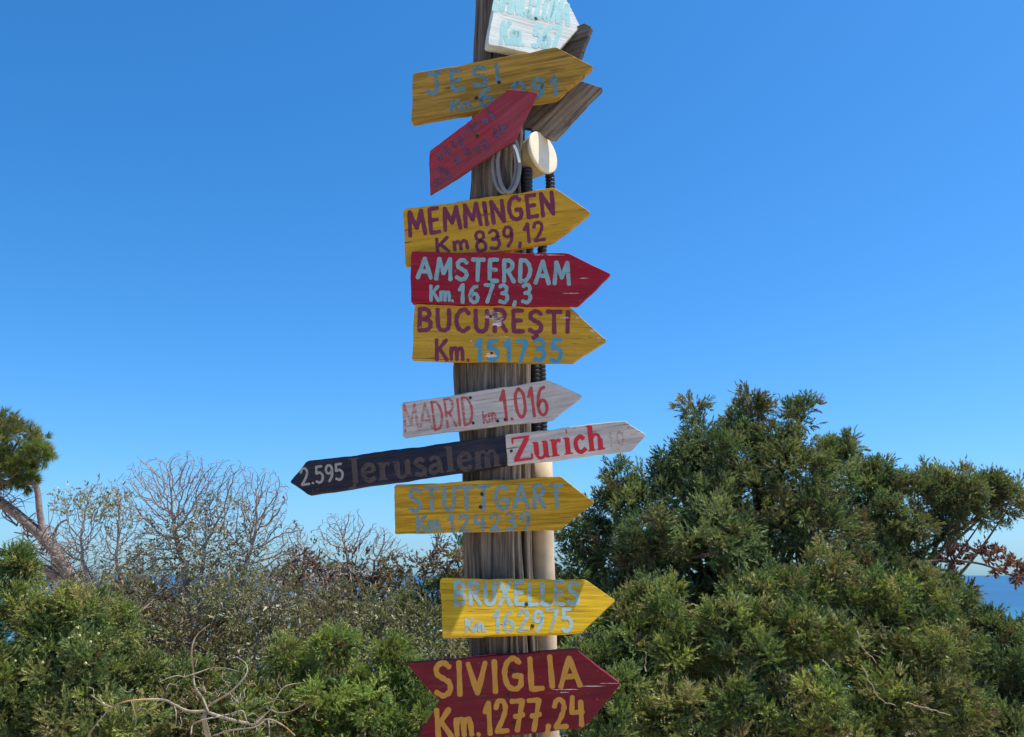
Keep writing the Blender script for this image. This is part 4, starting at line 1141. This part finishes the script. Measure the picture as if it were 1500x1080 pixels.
# ------------------------------------------------------------------ the leaning pine
def build_pine():
    Yp = 10.0
    base = at(190, 1060, Yp); base.z = ground_z(base.x, base.y) - .05
    root = empty('pine_tree', base)
    tb = Tubes()
    def limb(pts, r0, r1, sides=9):
        p = catmull(pts, 6)
        tb.path(p, [r0 + (r1 - r0) * i / (len(p) - 1) for i in range(len(p))], sides)
    limb([base, at(165, 950, Yp), at(135, 890, Yp), at(102, 845, Yp), at(78, 805, Yp), at(50, 775, Yp), at(0, 735, Yp), at(-60, 700, Yp)], .080, .046, 12)
    limb([at(118, 868, Yp), at(60, 830, Yp), at(20, 815, Yp), at(-40, 795, Yp)], .055, .035)
    limb([at(64, 788, Yp), at(58, 750, Yp), at(52, 712, Yp), at(30, 706, Yp), at(-20, 708, Yp)], .04, .022)
    limb([at(-40, 715, Yp), at(0, 690, Yp), at(40, 678, Yp), at(70, 665, Yp)], .03, .010, 6)
    limb([at(-40, 705, Yp), at(10, 670, Yp), at(30, 640, Yp)], .03, .010, 6)
    limb([at(-50, 712, Yp), at(-10, 700, Yp), at(30, 690, Yp), at(48, 655, Yp)], .025, .008, 6)
    limb([at(75, 800, Yp), at(85, 770, Yp), at(100, 760, Yp)], .02, .008, 6)
    for i in range(70):
        x = random.uniform(-30, 120); y = 735 + max(0, x) * 1.05 + random.uniform(0, 14)
        a = at(x, y, Yp)
        limb([a, at(x + random.uniform(-30, 30), y - random.uniform(5, 30), Yp + random.uniform(-.3, .3)), at(x + random.uniform(-60, 50), y - random.uniform(-10, 60), Yp + random.uniform(-.4, .4))], .009, .0025, 4)
    tb.build('trunk', M_PINEBARK, root)
    P, A, S = clump_points([(0, 648, Yp, 42, 30), (30, 655, Yp, 30, 22), (48, 668, Yp, 18, 12), (64, 668, Yp, 11, 8), (10, 690, Yp, 34, 18), (-40, 680, Yp, 50, 50), (36, 706, Yp, 10, 6), (-60, 640, Yp, 50, 30)], 62, .3)
    leaves('crown', *sprays(P, A, S, .14, .09, 12, 20, .06, .065, .0055, [(0.15, 0.19, 0.055), (0.19, 0.22, 0.06), (0.12, 0.155, 0.05), (.22, .21, .08)], .7), M_LEAF, root)
    tag(root, 'leaning pine with pinkish bark and a rounded green crown', 'tree')
build_pine()

# ------------------------------------------------------------------ bleached dead branch with orange lichen, dead twigs
def build_dead():
    def q(x, y): return (120 + x * .24, 900 + y * .24)
    Yd = 5.35
    base = at(315, 1210, Yd + .3); base.z = ground_z(base.x, base.y) - .05
    root = empty('dead_branch', base)
    tb = Tubes()
    def br(pts, r0, r1, dY=0.0, sides=7):
        k = len(pts)
        p = catmull([at(*q(*a), Yd + dY + .06 * math.sin(i * 1.9 + a[0])) for i, a in enumerate(pts)], 5)
        tb.path(p, [.62 * (r0 + (r1 - r0) * i / (len(p) - 1)) * (1 + .12 * math.sin(i * 2.3)) for i in range(len(p))], sides)
    p = catmull([base, at(315, 1130, Yd + .2), at(300, 1060, Yd), at(302, 1040, Yd)], 6)
    tb.path(p, [.022 - .010 * i / (len(p) - 1) for i in range(len(p))], 9)
    br([(760, 590), (650, 590), (560, 550), (480, 520), (280, 530), (190, 570), (150, 600), (80, 680), (35, 750)], .013, .005)
    br([(190, 570), (120, 540), (55, 490)], .007, .003)
    br([(560, 550), (575, 600), (572, 690)], .005, .003)
    br([(770, 600), (740, 520), (690, 440), (680, 350), (670, 220), (700, 130), (780, 60)], .012, .004)
    br([(682, 365), (630, 380), (628, 355)], .006, .003)
    br([(682, 365), (740, 345), (790, 328), (880, 330), (960, 350)], .006, .002)
    br([(630, 385), (590, 375), (540, 385), (470, 415)], .004, .004)
    br([(690, 320), (705, 270)], .004, .002)
    br([(770, 560), (800, 540), (900, 480), (980, 400), (1010, 340), (990, 290), (920, 250)], .011, .003)
    br([(900, 480), (960, 540), (1000, 500)], .005, .002)
    br([(665, 735), (680, 670), (760, 640), (900, 610), (980, 590), (1010, 660), (1060, 670), (1140, 640), (1230, 680), (1300, 740)], .008, .006, -.05)
    br([(770, 600), (900, 640), (1010, 665)], .014, .012)
    br([(800, 740), (900, 710), (1050, 690), (1110, 655)], .008, .006, -.05)
    br([(1140, 650), (1145, 740)], .006, .005)
    br([(1060, 670), (1120, 610), (1150, 580), (1180, 520), (1240, 440), (1330, 420), (1400, 405)], .008, .002)
    br([(1150, 580), (1200, 600), (1280, 590), (1360, 545)], .006, .003)
    br([(1220, 460), (1195, 420), (1200, 370)], .004, .002)
    br([(1110, 548), (1170, 530)], .004, .003)
    br([(300, 530), (330, 640), (310, 740)], .004, .002)
    br([(480, 520), (500, 470)], .003, .002)
    for i in range(75):              # fine crooked twigs
        x, y = random.gauss(820, 260), random.uniform(380, 750)
        a = random.uniform(0, 6.28); l = random.uniform(30, 110)
        br([(x, y), (x + l * .5 * math.cos(a), y + l * .5 * math.sin(a)), (x + l * math.cos(a + .7), y + l * math.sin(a + .7) * .8)], .004, .0018, random.uniform(.0, .35), 4)
    tb.build('branches', M_DEAD, root)
    tag(root, 'bleached dead branch with orange lichen twisting in front of the green shrubs', 'branch')
build_dead()
def dead_twigs():
    G_ = 'bleached dead sticks in the right-hand shrubs'
    for lab, pts, Yd in (('crooked bleached stick standing in the olive juniper shrub', [(1255, 925), (1262, 945), (1285, 972)], 5.35),
                    ('long bleached stick hanging in the pale olive shrub', [(1262, 975), (1275, 1000), (1290, 1025), (1310, 1032)], 5.25),
                    ('straight bleached stick lying across the pale olive shrub', [(1325, 1030), (1350, 1036), (1392, 1048)], 5.1),
                    ('short upright bleached stub beside the SIVIGLIA arrow tip', [(946, 985), (945, 970), (947, 955)], 5.4),
                    ('small bleached stick in the gap of dark foliage', [(1205, 968), (1215, 978), (1226, 988)], 5.3)):
        tb = Tubes(); p = catmull([at(x, y, Yd) for x, y in pts], 6)
        p = [a + Vector((random.uniform(-.005, .005), random.uniform(-.01, .01), random.uniform(-.005, .005))) for a in p]
        tb.path(p, [.0042 - .002 * i / len(p) for i in range(len(p))], 6)
        o = tb.build('dead_stick', M_DEAD)
        tag(o, lab, 'stick', G_)
dead_twigs()

# ------------------------------------------------------------------ low scrub spreading over the dune, one mass
def build_scrub():
    rs = np.random.default_rng(21)
    out = []
    n = 0
    while n < 120:
        x, y = rs.uniform(-26, 26), rs.uniform(4.5, 27)
        if abs(x) < 5.2 and y < 8.8: continue
        if y < 6.5 and abs(x) < 7: continue
        r = rs.uniform(.35, .85); h = rs.uniform(.28, .50)
        z = ground_z(x, y)
        k = int(480 * r * r / .36)
        d = unit(rs.normal(size=(k, 3))); d[:, 2] = np.abs(d[:, 2])
        p = np.array([x, y, z]) + d * np.array([r, r, h]) * rs.uniform(.7, 1.0, (k, 1))
        col = np.array(JUN[rs.integers(0, len(JUN))] if rs.random() < .6 else LENT[rs.integers(0, len(LENT))]) * rs.uniform(.7, 1.2, (k, 1))
        out.append((p, d + rs.normal(size=(k, 3)) * .5, .085 * rs.uniform(.6, 1.3, k), .036 * rs.uniform(.6, 1.3, k), col))
        n += 1
    o = leaves('scrub', *[np.concatenate([q[i] for q in out]) for i in range(5)], M_LEAF, None)
    tag(o, 'low green and grey scrub spreading over the sandy slope to the sea', 'scrub', kind='stuff')
build_scrub()
